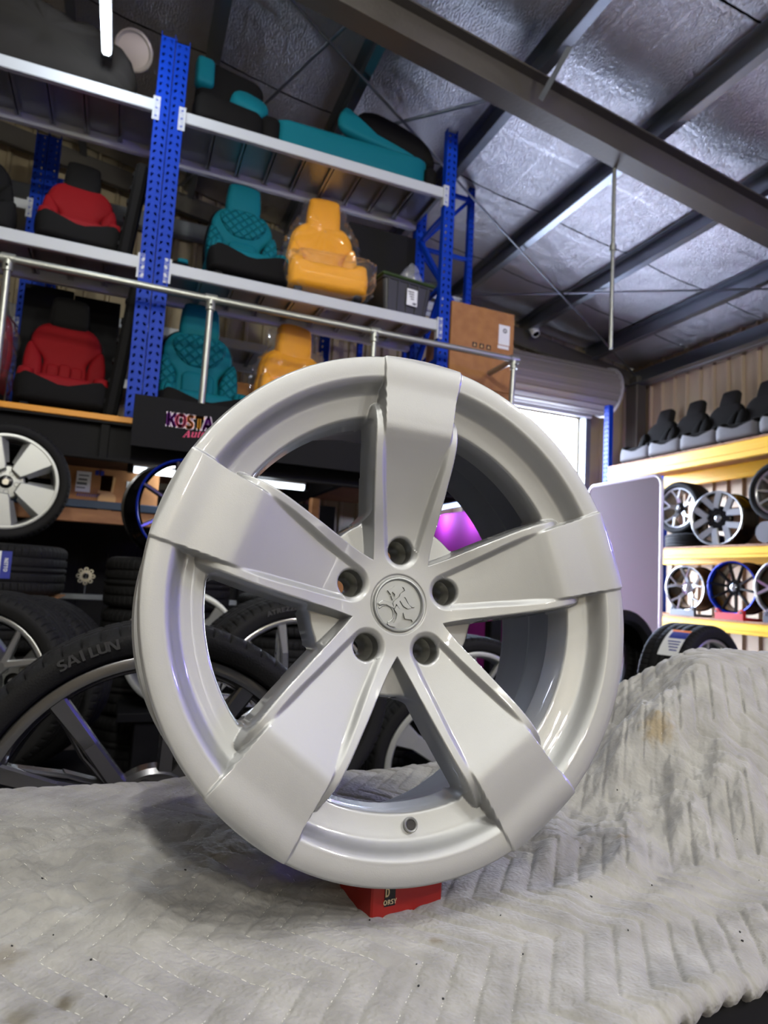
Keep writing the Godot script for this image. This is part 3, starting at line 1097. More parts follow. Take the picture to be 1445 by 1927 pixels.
func wheel_sector() -> MB:
	w_lip = table([Vector2(0.2, -0.031), Vector2(0.214, -0.0285), Vector2(0.234, -0.0225), Vector2(0.2385, -0.0205), Vector2(0.2425, -0.0155), Vector2(0.2475, -0.0065), Vector2(0.252, -0.0022), Vector2(0.256, -0.0012), Vector2(0.2725, 0.0), Vector2(0.2748, -0.0006), Vector2(0.2762, -0.003)])
	w_ridge = table([Vector2(0.0, -0.044), Vector2(0.045, -0.044), Vector2(0.062, -0.0425), Vector2(0.085, -0.0375), Vector2(0.115, -0.0285), Vector2(0.15, -0.0185), Vector2(0.175, -0.0118), Vector2(0.19, -0.0088), Vector2(0.2, -0.0085), Vector2(0.215, -0.0125), Vector2(0.226, -0.021), Vector2(0.234, -0.03)])
	w_blade = table([Vector2(0.03, -0.0465), Vector2(0.06, -0.0465), Vector2(0.085, -0.0425), Vector2(0.115, -0.0345), Vector2(0.15, -0.0225), Vector2(0.172, -0.0135), Vector2(0.184, -0.0082), Vector2(0.192, -0.0052), Vector2(0.203, -0.0036), Vector2(0.235, -0.0012), Vector2(0.27, 0.0016), Vector2(0.2762, -0.001)])
	w_ridge_half = table([Vector2(0.0, 0.034), Vector2(0.05, 0.0345), Vector2(0.08, 0.0375), Vector2(0.11, 0.0425), Vector2(0.14, 0.0465), Vector2(0.17, 0.05), Vector2(0.2, 0.0515), Vector2(0.215, 0.0505), Vector2(0.24, 0.046), Vector2(0.28, 0.04)])
	w_blade_half = table([Vector2(0.03, 0.0175), Vector2(0.06, 0.0195), Vector2(0.08, 0.023), Vector2(0.11, 0.0285), Vector2(0.14, 0.0345), Vector2(0.17, 0.0395), Vector2(0.19, 0.042), Vector2(0.23, 0.0455), Vector2(0.2762, 0.0492)])
	var nr := 200
	var na := 232
	var m := MB.new()
	var half := PI / 5.0
	var cut := PackedFloat32Array()
	for j in nr + 1:
		var r := lerpf(0.031, 0.2762, float(j) / nr)
		for i in na + 1:
			var a := lerpf(-half, half, float(i) / na)
			var x := r * sin(a)
			var y := r * cos(a)
			cut.append(wheel_cut(x, y))
			m.v.append(Vector3(x, y, wheel_height(x, y)))
			m.uv.append(Vector2(x, y))
	# normals by small steps, so that sector joints match
	var eps := 0.0005
	for j in m.v.size():
		var p := m.v[j]
		if cut[j] > 0.004:
			m.n.append(Vector3(0, 0, 1))
			continue
		# points past the joint fold back into this sector
		var hx := sector_height(p.x + eps, p.y) - sector_height(p.x - eps, p.y)
		var hy := sector_height(p.x, p.y + eps) - sector_height(p.x, p.y - eps)
		m.n.append(Vector3(-hx, -hy, 2 * eps).normalized())
	var cutpoint := {}
	var edges: Array = []
	var w := na + 1
	for j in nr:
		for i in na:
			var q := j * w + i
			for t in [[q, q + w, q + w + 1], [q, q + w + 1, q + 1]]:
				var ins: Array = []
				for k in 3:
					if cut[t[k]] <= 0.0:
						ins.append(k)
				if ins.is_empty():
					continue
				if ins.size() == 3:
					m.ix.append_array(t)
					continue
				var poly: Array = []
				var made: Array = []
				for k in 3:
					var a: int = t[k]
					var b: int = t[(k + 1) % 3]
					if cut[a] <= 0.0:
						poly.append(a)
					if (cut[a] <= 0.0) != (cut[b] <= 0.0):
						var key := mini(a, b) * 100000 + maxi(a, b)
						if not cutpoint.has(key):
							var f := cut[a] / (cut[a] - cut[b])
							var p := m.v[a].lerp(m.v[b], f)
							p.z = wheel_height(p.x, p.y)
							m.v.append(p)
							var g := cut_slope(p.x, p.y)
							m.n.append((Vector3(g.x, g.y, 0.25)).normalized())
							m.uv.append(Vector2(p.x, p.y))
							cutpoint[key] = m.v.size() - 1
						poly.append(cutpoint[key])
						made.append(cutpoint[key])
				for k in range(1, poly.size() - 1):
					m.ix.append_array([poly[0], poly[k], poly[k + 1]])
				edges.append(made)
	# walls of the openings
	var down := {}
	for e in edges:
		for q in e:
			if down.has(q):
				continue
			var p := m.v[q]
			var g := cut_slope(p.x, p.y)
			var hole := Vector2(p.x, p.y - HOLE).length() < 0.017
			var ids: Array = []
			var deep := 0.022 if hole else (0.03 if p.length() > 0.205 and absf(p.x) > 0.06 else 0.034)
			for k in 3:
				var f := k / 2.0
				var pp := p + Vector3(g.x, g.y, 0) * (0.0 if hole else 0.004 * f) - Vector3(0, 0, deep * f)
				m.v.append(pp)
				m.n.append(Vector3(g.x, g.y, 0.35 if k == 0 and not hole else 0.06).normalized())
				m.uv.append(Vector2(pp.x, pp.y))
				ids.append(m.v.size() - 1)
			down[q] = ids
	for e in edges:
		if e.size() < 2:
			continue
		var a: Array = down[e[0]]
		var b: Array = down[e[1]]
		for k in 2:
			m.ix.append_array([a[k], b[k], b[k + 1], a[k], b[k + 1], a[k + 1]])
	return m


func sector_height(x: float, y: float) -> float:
	var a := atan2(x, y)
	if absf(a) > PI / 5.0:
		var p := Vector2(x, y).rotated((1.0 if a > 0 else -1.0) * TAU / 5.0)
		return wheel_height(p.x, p.y)
	return wheel_height(x, y)


func cut_slope(x: float, y: float) -> Vector2:
	var e := 0.0006
	return Vector2(wheel_cut(x + e, y) - wheel_cut(x - e, y), wheel_cut(x, y + e) - wheel_cut(x, y - e)).normalized()


func big_wheel() -> void:
	var w := thing("alloy_wheel", "large silver five-spoke alloy wheel without tyre standing on the blanket", "wheel", Vector3(0.2925, 1.2332, -0.6519))
	w.rotation = Vector3(-deg_to_rad(7.231), deg_to_rad(0.1423), 0)
	var spin := deg_to_rad(2.329)
	var sec := wheel_sector().mesh()
	var seat := one(func(m):
		m.xf.origin = Vector3(0, HOLE, 0)
		m.lathe([Vector2(0.0148, -0.05), Vector2(0.0148, -0.066), Vector2(0.0125, -0.068), Vector2(0.0092, -0.0745), Vector2(0.0086, -0.076), Vector2(0.0086, -0.098)], 36, 0, TAU, 25)).mesh()
	for k in 5:
		var s := part(w, "spoke", sec, M.silver)
		s.rotation.z = -spin - TAU * k / 5.0
		part(s, "lug_hole", seat, M.bore, "dark bore of the lug hole")
	# barrel: outer flange, drop centre, rear flange; outside then inside
	part(w, "rim_barrel", one(func(m):
		m.lathe([Vector2(0.2762, -0.003), Vector2(0.2762, -0.008), Vector2(0.272, -0.012), Vector2(0.258, -0.014), Vector2(0.256, -0.03), Vector2(0.254, -0.055), Vector2(0.228, -0.075), Vector2(0.226, -0.12), Vector2(0.248, -0.15), Vector2(0.253, -0.215), Vector2(0.257, -0.228), Vector2(0.272, -0.231), Vector2(0.2745, -0.235), Vector2(0.2735, -0.242), Vector2(0.266, -0.243)], 144)), M.silver)
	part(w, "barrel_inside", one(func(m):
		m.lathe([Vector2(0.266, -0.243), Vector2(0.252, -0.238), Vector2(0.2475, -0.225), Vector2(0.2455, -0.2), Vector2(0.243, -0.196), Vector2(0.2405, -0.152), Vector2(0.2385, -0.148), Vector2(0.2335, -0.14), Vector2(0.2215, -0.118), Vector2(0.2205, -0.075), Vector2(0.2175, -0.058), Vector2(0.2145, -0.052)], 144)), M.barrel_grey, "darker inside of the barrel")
	part(w, "hub_pad", one(func(m): m.lathe([Vector2(0.048, -0.098), Vector2(0.048, -0.09), Vector2(0.034, -0.09), Vector2(0.034, -0.049), Vector2(0.031, -0.047)].map(func(p): return p), 48)), M.bore)
	part(w, "valve_hole", one(func(m):
		m.xf = Transform3D(Basis.from_euler(Vector3(-0.28, 0, 0)), Vector3(0.0, -0.2245, -0.0232))
		m.xf = Transform3D(Basis.from_euler(Vector3(0, 0, deg_to_rad(1.2)))) * m.xf
		m.lathe([Vector2(0.0076, -0.002), Vector2(0.0074, 0.0016), Vector2(0.0066, 0.0022), Vector2(0.0052, 0.0014), Vector2(0.0049, -0.001)], 32, 0, TAU, 60)), M.silver)
	part(w, "valve_bore", one(func(m):
		m.xf = Transform3D(Basis.from_euler(Vector3(-0.28, 0, 0)), Vector3(0.0, -0.2245, -0.0232))
		m.xf = Transform3D(Basis.from_euler(Vector3(0, 0, deg_to_rad(1.2)))) * m.xf
		m.lathe([Vector2(0.0049, 0.0012), Vector2(0.0048, 0.0008), Vector2(0.0, 0.0006)], 32)), M.valve_dark, "dark valve bore")
	# cap
	var cap := part(w, "centre_cap", one(func(m):
		m.lathe([Vector2(0.0312, -0.049), Vector2(0.0308, -0.0438), Vector2(0.0298, -0.0426), Vector2(0.0286, -0.0424), Vector2(0.0274, -0.0436), Vector2(0.0268, -0.0454), Vector2(0.0, -0.0452)], 72, 0, TAU, 40)), M.cap_silver)
	cap.rotation.z = -spin
	emblem(cap)


func emblem(cap: Node) -> void:
	# raised lion with a ball; points measured on the cap, centre 0, edge 1
	var to := func(p: Array) -> PackedVector2Array:
		var o := PackedVector2Array()
		for q in p:
			o.append(Vector2((q[0] - 690.0) / 480.0, (770.0 - q[1]) / 528.0) * 0.0302)
		return o
	var z := -0.0453
	var bits := {
		"lion_head": [[455, 520], [560, 450], [590, 420], [680, 395], [795, 385], [800, 420], [830, 490], [790, 500], [760, 440], [720, 425], [765, 490], [690, 550], [665, 620], [560, 705], [525, 620], [600, 640], [600, 590], [545, 540], [520, 600]],
		"lion_mane": [[780, 500], [835, 495], [900, 570], [930, 650], [960, 740], [1000, 800], [940, 810], [880, 770], [800, 630], [770, 620], [850, 740], [930, 825], [850, 845], [770, 800], [700, 700], [690, 720], [770, 845], [700, 865], [630, 770], [590, 860], [570, 760], [590, 715], [690, 620], [700, 570]],
		"lion_leg": [[290, 780], [370, 720], [520, 745], [570, 790], [600, 870], [520, 840], [440, 800], [350, 800], [340, 820], [290, 810]],
		"lion_body": [[600, 880], [640, 800], [700, 870], [770, 850], [840, 870], [930, 830], [1060, 895], [1050, 980], [1010, 1060], [960, 1090], [940, 1050], [810, 1040], [765, 920], [740, 1030], [700, 1130], [640, 1210], [560, 1210], [500, 1190], [480, 1160], [500, 1120], [600, 1140], [640, 1060], [655, 960]],
	}
	for k in bits:
		part(cap, k, one(func(m): m.prism(to.call(bits[k]), z - 0.0005, z + 0.0021, 0.0005)), M.cap_silver)
	# the ball: an arc-shaped bead
	part(cap, "lion_ball", one(func(m):
		var pts: Array = []
		for i in 13:
			var a := lerpf(2.5, -1.25, i / 12.0)
			pts.append(Vector3(-0.0155 + 0.0098 * cos(a), -0.0118 + 0.0098 * sin(a), z + 0.0002))
		m.tube(pts, 0.0011, 8)), M.cap_silver)



func holed_strip(m: MB, w: float, h: float, pitch: float, cols: Array, y0 := 0.0) -> void:
	# a sheet face in x, y at z 0 with teardrop holes: each cell is a ring from its border to the hole, with a rolled-in lip
	var rows := int(h / pitch)
	for k in rows:
		for c in cols:
			var cx: float = c[0]
			var cw: float = c[1]
			var cy := y0 + pitch * (k + 0.5)
			var out: Array = []
			var inn: Array = []
			for i in 8:
				var a := TAU * i / 8.0 + PI / 8
				var s := Vector2(cos(a), sin(a))
				var f := 1.0 / maxf(absf(s.x) / (cw * 0.5), absf(s.y) / (pitch * 0.5))
				if i % 2 == 0:
					pass
				out.append(Vector3(cx + clampf(s.x * f, -cw * 0.5, cw * 0.5), cy + clampf(s.y * f, -pitch * 0.5, pitch * 0.5), 0))
				var sk: float = c[4] * s.y * c[3]
				inn.append(Vector3(cx + s.x * c[2] * (1.0 + 0.35 * s.y) + sk, cy + s.y * c[3], 0))
			for i in 8:
				var j := (i + 1) % 8
				m.quad(out[i], inn[i], inn[j], out[j])
				var dz := Vector3(0, 0, -0.006)
				m.quad(inn[i], inn[i] + dz, inn[j] + dz, inn[j])
			# corners of the cell
			for sx in [-1, 1]:
				for sy in [-1, 1]:
					var cor := Vector3(cx + sx * cw * 0.5, cy + sy * pitch * 0.5, 0)
					var near: Array = []
					for p in out:
						if (p.x - cx) * sx > 0 and (p.y - cy) * sy > 0:
							near.append(p)
					if near.size() == 2:
						if sx * sy > 0:
							m.tri(cor, near[0], near[1])
						else:
							m.tri(cor, near[1], near[0])


func upright_mesh(w: float, h: float, depth: float) -> ArrayMesh:
	var m := MB.new()
	m.xf.origin = Vector3(0, 0, depth * 0.5)
	holed_strip(m, w, h, 0.05, [[-w * 0.25, w * 0.5, w * 0.1, 0.013, 0.25], [w * 0.25, w * 0.5, w * 0.1, 0.013, -0.25]])
	m.xf.origin = Vector3.ZERO
	for s in [-1, 1]:
		m.box(Vector3(s * (w * 0.5 - 0.0015), h * 0.5, 0), Vector3(0.003, h, depth))
		m.box(Vector3(s * (w * 0.5 - 0.014), h * 0.5, -depth * 0.5), Vector3(0.028, h, 0.003))
	return m.mesh()


func end_plate_mesh(side: float) -> ArrayMesh:
	# beam end connector with three slots
	var m := MB.new()
	for k in 3:
		var mm := [[0.0, 0.042, 0.0075, 0.005, 0.3 * side]]
		m.xf.origin = Vector3(0, -0.078 + k * 0.052, 0.0015)
		holed_strip(m, 0.042, 0.052, 0.052, mm)
	m.xf.origin = Vector3.ZERO
	m.box(Vector3(side * 0.02, 0, -0.02), Vector3(0.003, 0.156, 0.044))
	return m.mesh()


func rack_shelf(r: Node3D, x0: float, x1: float, y: float, depth: float, plates: Array, panels: int, beam: Material, panel: Material, zf := 0.0, bh := 0.075) -> void:
	for z in [zf, zf - depth]:
		var bm := part(r, "beam", one(func(m): m.box(Vector3((x0 + x1) * 0.5, y - bh * 0.5, z), Vector3(x1 - x0, bh, 0.04), 0.004)), beam)
		if z == zf:
			for s in [-1.0, 1.0]:
				var p := part(bm, "end_plate", plates[0 if s < 0 else 1], beam)
				p.position = Vector3((x0 if s < 0 else x1) + s * 0.012, y - 0.06, z + 0.026)
	var w := (x1 - x0) / panels
	for i in panels:
		part(r, "shelf_panel", one(func(m):
			var cx := x0 + w * (i + 0.5)
			m.box(Vector3(cx, y - 0.008, zf - depth * 0.5), Vector3(w - 0.004, 0.002, depth - 0.045))
			for s in [-1, 1]:
				m.box(Vector3(cx + s * (w * 0.5 - 0.004), y - 0.024, zf - depth * 0.5), Vector3(0.003, 0.032, depth - 0.045))
				m.box(Vector3(cx + s * (w * 0.5 - 0.011), y - 0.039, zf - depth * 0.5), Vector3(0.016, 0.002, depth - 0.045))), panel)


func frame_braces(r: Node3D, x: float, z0: float, z1: float, y0: float, y1: float, step: float, m0: Material) -> void:
	var y := y0
	var up := true
	part(r, "brace", one(func(m): m.bar(Vector3(x, y0, z0), Vector3(x, y0, z1), 0.03, 0.03)), m0)
	while y + step <= y1:
		var a := Vector3(x, y, z0 if up else z1)
		var b := Vector3(x, y + step, z1 if up else z0)
		part(r, "brace", one(func(m): m.bar(a, b, 0.03, 0.035, Vector3.RIGHT)), m0)
		part(r, "brace", one(func(m): m.bar(Vector3(x, y + step, z0), Vector3(x, y + step, z1), 0.03, 0.03)), m0)
		y += step
		up = not up


func front_racks() -> void:
	var up := upright_mesh(0.084, 2.48, 0.055)
	var plates := [end_plate_mesh(1.0), end_plate_mesh(-1.0)]
	# right bay: x 0.068 to 1.98
	var a := thing("storage_rack", "blue and white shelf rack holding teal and yellow seats", "rack", Vector3(0, 2.12, -4.2))
	for p in [Vector2(0.068, 0.0), Vector2(1.985, 0.0), Vector2(0.068, -0.5), Vector2(1.985, -0.5)]:
		var u := part(a, "upright", up, M.rack_blue)
		u.position = Vector3(p.x, 0, p.y)
	for y in [1.015, 2.015]:
		rack_shelf(a, 0.112, 1.942, y, 0.5, plates, 9, M.beam_white, M.shelf_steel)
	for x in [0.068, 1.985]:
		frame_braces(a, x, -0.02, -0.48, 0.2, 2.4, 0.55, M.rack_blue)
	# left bay
	var b := thing("storage_rack", "blue and white shelf rack holding red and black seats", "rack", Vector3(0, 2.12, -4.2))
	for p in [Vector2(-0.022, 0.0), Vector2(-1.95, 0.0), Vector2(-0.022, -0.5), Vector2(-1.95, -0.5)]:
		var u := part(b, "upright", up, M.rack_blue)
		u.position = Vector3(p.x, 0.02 if p.x > -1 else 0.0, p.y)
	for y in [1.015, 2.04]:
		rack_shelf(b, -1.9, -0.066, y, 0.5, plates, 9, M.beam_white, M.shelf_steel)
	frame_braces(b, -1.95, -0.02, -0.48, 0.2, 2.4, 0.55, M.rack_blue)
	frame_braces(b, -0.022, -0.02, -0.48, 0.2, 2.4, 0.55, M.rack_blue)
	# second row against the wall, seen between the seats
	var c := thing("storage_rack", "blue shelf rack standing behind the rack of red seats", "rack", Vector3(0, 2.12, -5.6))
	for p in [Vector2(-2.4, 0.0), Vector2(-0.87, 0.0), Vector2(-2.4, -0.6), Vector2(-0.87, -0.6)]:
		var u := part(c, "upright", up, M.rack_blue)
		u.position = Vector3(p.x, 0, p.y)
	for y in [0.95, 1.9]:
		rack_shelf(c, -2.36, -0.915, y, 0.6, plates, 7, M.beam_white, M.shelf_steel)
	var d := thing("storage_rack", "shelf rack with white beams standing behind the rack of teal seats", "rack", Vector3(0, 2.12, -5.6))
	for p in [Vector2(-0.78, 0.0), Vector2(1.5, 0.0), Vector2(-0.78, -0.6), Vector2(1.5, -0.6)]:
		var u := part(d, "upright", up, M.rack_blue)
		u.position = Vector3(p.x, 0, p.y)
	for y in [0.62, 1.1]:
		rack_shelf(d, -0.735, 1.455, y, 0.6, plates, 8, M.beam_white, M.shelf_steel)
	# narrow end frame with a white slatted shelf, right of the seat racks
	var e := thing("end_frame_rack", "narrow blue rack frame with white slats behind the tall blue upright", "rack", Vector3(0, 2.12, -4.95))
	var un := upright_mesh(0.05, 2.62, 0.05)
	for x in [2.06, 2.56]:
		for z in [0.0, -1.35]:
			var u := part(e, "upright", un, M.rack_blue)
			u.position = Vector3(x, 0.0, z)
	for y in [0.3, 0.95, 1.45, 1.95, 2.5]:
		part(e, "brace", one(func(m): m.box(Vector3(2.31, y, 0.0), Vector3(0.46, 0.035, 0.03), 0.003)), M.beam_white if y in [1.45] else M.rack_blue)
	for k in 4:
		var y := 0.3 + 0.55 * k
		part(e, "brace", one(func(m): m.bar(Vector3(2.07 if k % 2 else 2.55, y, 0.01), Vector3(2.55 if k % 2 else 2.07, y + 0.55, 0.01), 0.03, 0.02, Vector3(0, 0, 1))), M.rack_blue)
	for x in [2.04, 2.58]:
		part(e, "beam", one(func(m): m.box(Vector3(x, 1.62, -0.68), Vector3(0.035, 0.06, 1.3), 0.003)), M.beam_white)
	for k in 7:
		part(e, "slat", one(func(m): m.box(Vector3(2.31, 1.63, -0.12 - 0.19 * k), Vector3(0.5, 0.014, 0.09), 0.002)), M.beam_white)


# ---------------------------------------------------------------- seats
func make_seat(called: String, label: String, main: Material, quilt: Material, base: Material, head: Material, style: String, at: Vector3, turn := 0.0, lean := 0.2, s := 1.0, group := "") -> Node3D:
	var t := thing(called, label, "car seat", at, group)
	t.rotation.y = turn
	t.scale = Vector3.ONE * s
	# base: dark tub with raised front corners, on a frame
	part(t, "seat_base", one(func(m):
		m.xf = Transform3D(Basis.from_euler(Vector3(-0.12, 0, 0)), Vector3(0, 0.11, 0.17))
		var o := spline(mirrored([Vector2(0.2, -0.07), Vector2(0.25, -0.03), Vector2(0.255, 0.07), Vector2(0.225, 0.11), Vector2(0.17, 0.065), Vector2(0.06, 0.05)]), 4)
		m.puff(o, 0.07, -0.12, 0.05)), base)
	part(t, "seat_frame", one(func(m):
		for sx in [-1, 1]:
			m.box(Vector3(sx * 0.19, 0.02, 0.0), Vector3(0.05, 0.04, 0.44), 0.006)
			m.box(Vector3(sx * 0.225, 0.12, -0.08), Vector3(0.035, 0.16, 0.22), 0.01)), M.dark_plastic)
	part(t, "cushion", one(func(m):
		m.xf = Transform3D(Basis.from_euler(Vector3(-PI / 2 - 0.1, 0, 0)), Vector3(0, 0.155, 0.0))
		m.puff(rrect(0.36, 0.42, 0.06, 4), 0.06, -0.06, 0.1)), main)
	for sx in [-1, 1]:
		part(t, "cushion_bolster", one(func(m):
			m.xf = Transform3D(Basis.from_euler(Vector3(-PI / 2 - 0.1, 0, 0)), Vector3(sx * 0.2, 0.17, 0.0))
			m.puff(rrect(0.09, 0.44, 0.04, 4), 0.07, -0.07, 0.1)), quilt)
	# backrest group leans back
	var bx := Transform3D(Basis.from_euler(Vector3(-lean, 0, 0)), Vector3(0, 0.2, -0.17))
	part(t, "backrest", one(func(m):
		m.xf = bx
		var o := spline(mirrored([Vector2(0.14, -0.08), Vector2(0.225, -0.02), Vector2(0.245, 0.15), Vector2(0.225, 0.32), Vector2(0.195, 0.43), Vector2(0.1, 0.5)]), 5)
		m.puff(o, 0.05, -0.07, 0.1)), base if style != "yellow" else main)
	part(t, "back_panel", one(func(m):
		m.xf = bx
		var o := spline(mirrored([Vector2(0.12, -0.05), Vector2(0.135, 0.1), Vector2(0.13, 0.2), Vector2(0.205, 0.31), Vector2(0.175, 0.425), Vector2(0.09, 0.475)]), 5)
		m.puff(o, 0.075, 0.0, 0.12)), main)
	for sx in [-1, 1]:
		part(t, "back_bolster", one(func(m):
			m.xf = bx
			var o := spline([Vector2(sx * 0.13, -0.06), Vector2(sx * 0.215, -0.02), Vector2(sx * 0.237, 0.13), Vector2(sx * 0.222, 0.27), Vector2(sx * 0.19, 0.29), Vector2(sx * 0.135, 0.19), Vector2(sx * 0.125, 0.08)], 4)
			m.puff(o, 0.115, 0.0, 0.15)), quilt)
	# centre insert
	if style == "ribbed":
		for k in 3:
			part(t, "back_insert", one(func(m):
				m.xf = bx
				m.puff(rrect(0.066, 0.22 - 0.02 * absf(k - 1), 0.02, 3, Vector2((k - 1) * 0.068, 0.06)), 0.095, 0.06, 0.1)), main)
	elif style == "quilted":
		part(t, "back_insert", one(func(m):
			m.xf = bx
			m.puff(spline(mirrored([Vector2(0.06, 0.25), Vector2(0.13, 0.31), Vector2(0.155, 0.4), Vector2(0.07, 0.45)]), 4), 0.1, 0.05, 0.1)), quilt)
		part(t, "back_insert", one(func(m):
			m.xf = bx
			m.puff(rrect(0.19, 0.26, 0.04, 4, Vector2(0, 0.08)), 0.1, 0.05, 0.1)), main)
	# headrest on two posts
	var hx := bx * Transform3D(Basis.from_euler(Vector3(0.12, 0, 0)), Vector3(0, 0.545, 0.02))
	part(t, "headrest", one(func(m):
		m.xf = hx
		var o := spline(mirrored([Vector2(0.09, -0.13), Vector2(0.118, -0.08), Vector2(0.112, 0.06), Vector2(0.085, 0.12)]), 5)
		m.puff(o, 0.065, -0.045, 0.15)), head)
	part(t, "headrest_posts", one(func(m):
		m.xf = bx
		for sx in [-1, 1]:
			m.tube([Vector3(sx * 0.05, 0.42, -0.01), Vector3(sx * 0.05, 0.5, 0.0)], 0.007, 8)), M.chrome)
	return t


func wrap_seat(t: Node3D, sd: int, with_cushion := true) -> void:
	var nz := FastNoiseLite.new()
	nz.seed = sd
	nz.frequency = 0.16
	part(t, "plastic_wrap", one(func(m):
		m.xf = Transform3D(Basis.from_euler(Vector3(-0.2, 0, 0)), Vector3(0, 0.2, -0.17))
		var o := spline(mirrored([Vector2(0.17, -0.12), Vector2(0.27, 0.1), Vector2(0.25, 0.35), Vector2(0.16, 0.5), Vector2(0.14, 0.62), Vector2(0.1, 0.7)]), 10)
		m.puff(o, 0.15, -0.1, 0.1, nz, 0.045)), M.plastic_wrap, "crumpled clear plastic")
	if with_cushion:
		part(t, "plastic_wrap", one(func(m):
			m.xf = Transform3D(Basis.from_euler(Vector3(-PI / 2, 0, 0)), Vector3(0, 0.14, 0.06))
			m.puff(rrect(0.58, 0.56, 0.1, 12), 0.12, -0.13, 0.1, nz, 0.05)), M.plastic_wrap, "crumpled clear plastic")


func seats_on_racks() -> void:
	var g := "spare car seats on the mezzanine racks"
	make_seat("bucket_seat", "red and black car seat on the upper left shelf", M.red, M.red, M.seat_black, M.seat_black, "plain", Vector3(-0.44, 3.136, -4.5), 0.12, 0.3, 0.96, g)
	make_seat("bucket_seat", "red and black car seat on the mezzanine floor, left of the blue uprights", M.red, M.red, M.seat_black, M.seat_black, "ribbed", Vector3(-0.43, 2.122, -4.45), 0.1, 0.25, 1.0, g)
	var rw := make_seat("bucket_seat", "red car seat in clear plastic at the far left mezzanine edge", M.red, M.red, M.red, M.red, "plain", Vector3(-1.02, 2.14, -4.42), -0.2, 0.2, 0.98, g)
	wrap_seat(rw, 3)
	make_seat("bucket_seat", "black car seat at the left end of the upper shelf behind the red one", M.seat_black, M.seat_black, M.seat_black, M.seat_black, "plain", Vector3(-1.05, 3.136, -4.5), 0.2, 0.2, 1.0, g)
	make_seat("bucket_seat", "teal quilted car seat on the upper shelf right of the uprights", M.teal, M.teal_quilt, M.seat_black, M.teal, "quilted", Vector3(0.6, 3.136, -4.48), 0.05, 0.16, 1.06, g)
	make_seat("bucket_seat", "teal quilted car seat on the mezzanine floor above the sign board", M.teal, M.teal_quilt, M.seat_black, M.teal, "quilted", Vector3(0.38, 2.122, -4.48), 0.08, 0.14, 1.14, g)
	var y1 := make_seat("bucket_seat", "yellow car seat in clear plastic on the upper shelf beside the tote", M.yellow, M.yellow, M.yellow, M.yellow, "yellow", Vector3(1.15, 3.136, -4.42), -0.1, 0.14, 1.08, g)
	wrap_seat(y1, 5)
	var y2 := make_seat("bucket_seat", "yellow car seat in clear plastic on the mezzanine floor behind the big wheel", M.yellow, M.yellow, M.yellow, M.yellow, "yellow", Vector3(1.06, 2.122, -4.48), 0.12, 0.14, 1.12, g)
	wrap_seat(y2, 7, false)
	# top shelf: folded seat, bench parts
	var f := thing("seat_folded", "black and teal folded seat on the top shelf beside the blue uprights", "car seat", Vector3(0.37, 4.137, -4.45), g)
	f.rotation.y = 0.15
	part(f, "seat_base", one(func(m):
		m.xf.origin = Vector3(0.0, 0.1, 0.14)
		m.puff(rrect(0.46, 0.19, 0.05, 4), 0.1, -0.1, 0.1)), M.seat_black)
	part(f, "backrest", one(func(m):
		m.xf = Transform3D(Basis.from_euler(Vector3(-0.15, 0.0, -0.05)), Vector3(0.03, 0.34, 0.02))
		m.puff(rrect(0.46, 0.42, 0.09, 5), 0.07, -0.08, 0.2)), M.seat_black)
	part(f, "back_bolster", one(func(m):
		m.xf = Transform3D(Basis.from_euler(Vector3(-0.15, 0, 0)), Vector3(-0.16, 0.42, 0.08))
		m.puff(rrect(0.12, 0.22, 0.03, 4), 0.04, -0.06, 0.1)), M.teal)
	part(f, "cushion", one(func(m):
		m.xf = Transform3D(Basis.from_euler(Vector3(-0.5, 0, -0.3)), Vector3(0.14, 0.27, 0.13))
		m.puff(rrect(0.26, 0.2, 0.09, 5), 0.05, -0.06, 0.3)), M.teal)
	var r := thing("rear_bench_cushion", "long teal rear bench cushion with black trim lying on the top shelf", "car seat", Vector3(1.25, 4.137, -4.4), g)
	r.rotation.y = -0.02
	part(r, "cushion", one(func(m):
		m.xf.origin = Vector3(0.03, 0.13, 0)
		m.puff(rrect(1.18, 0.24, 0.03, 4), 0.13, -0.2, 0.05)), M.teal)
	part(r, "end_trim", one(func(m):
		m.xf.origin = Vector3(-0.58, 0.12, 0.0)
		m.puff(rrect(0.16, 0.25, 0.05, 4), 0.12, -0.2, 0.1)), M.seat_black)
	part(r, "end_trim", one(func(m):
		m.xf.origin = Vector3(0.62, 0.1, 0.0)
		m.puff(rrect(0.1, 0.2, 0.04, 4), 0.12, -0.2, 0.1)), M.seat_black)
	var q := thing("seat_back_folded", "black and teal seat back folded on top of the teal bench cushion", "car seat", Vector3(1.52, 4.4, -4.42), g)
	part(q, "back_shell", one(func(m):
		m.xf = Transform3D(Basis.from_euler(Vector3(-0.2, 0, -0.16)), Vector3(0.06, 0.11, 0))
		m.puff(spline([Vector2(-0.28, -0.1), Vector2(0.3, -0.1), Vector2(0.36, -0.02), Vector2(0.26, 0.1), Vector2(0.0, 0.16), Vector2(-0.26, 0.14)], 5), 0.08, -0.12, 0.1)), M.seat_black)
	part(q, "cushion", one(func(m):
		m.xf = Transform3D(Basis.from_euler(Vector3(-0.2, 0, -0.2)), Vector3(-0.02, 0.05, 0.1))
		m.puff(spline([Vector2(-0.3, -0.06), Vector2(0.24, -0.05), Vector2(0.26, -0.02), Vector2(0.0, -0.02), Vector2(-0.24, 0.03), Vector2(-0.33, 0.14)], 5), 0.02, -0.06, 0.1)), M.teal)


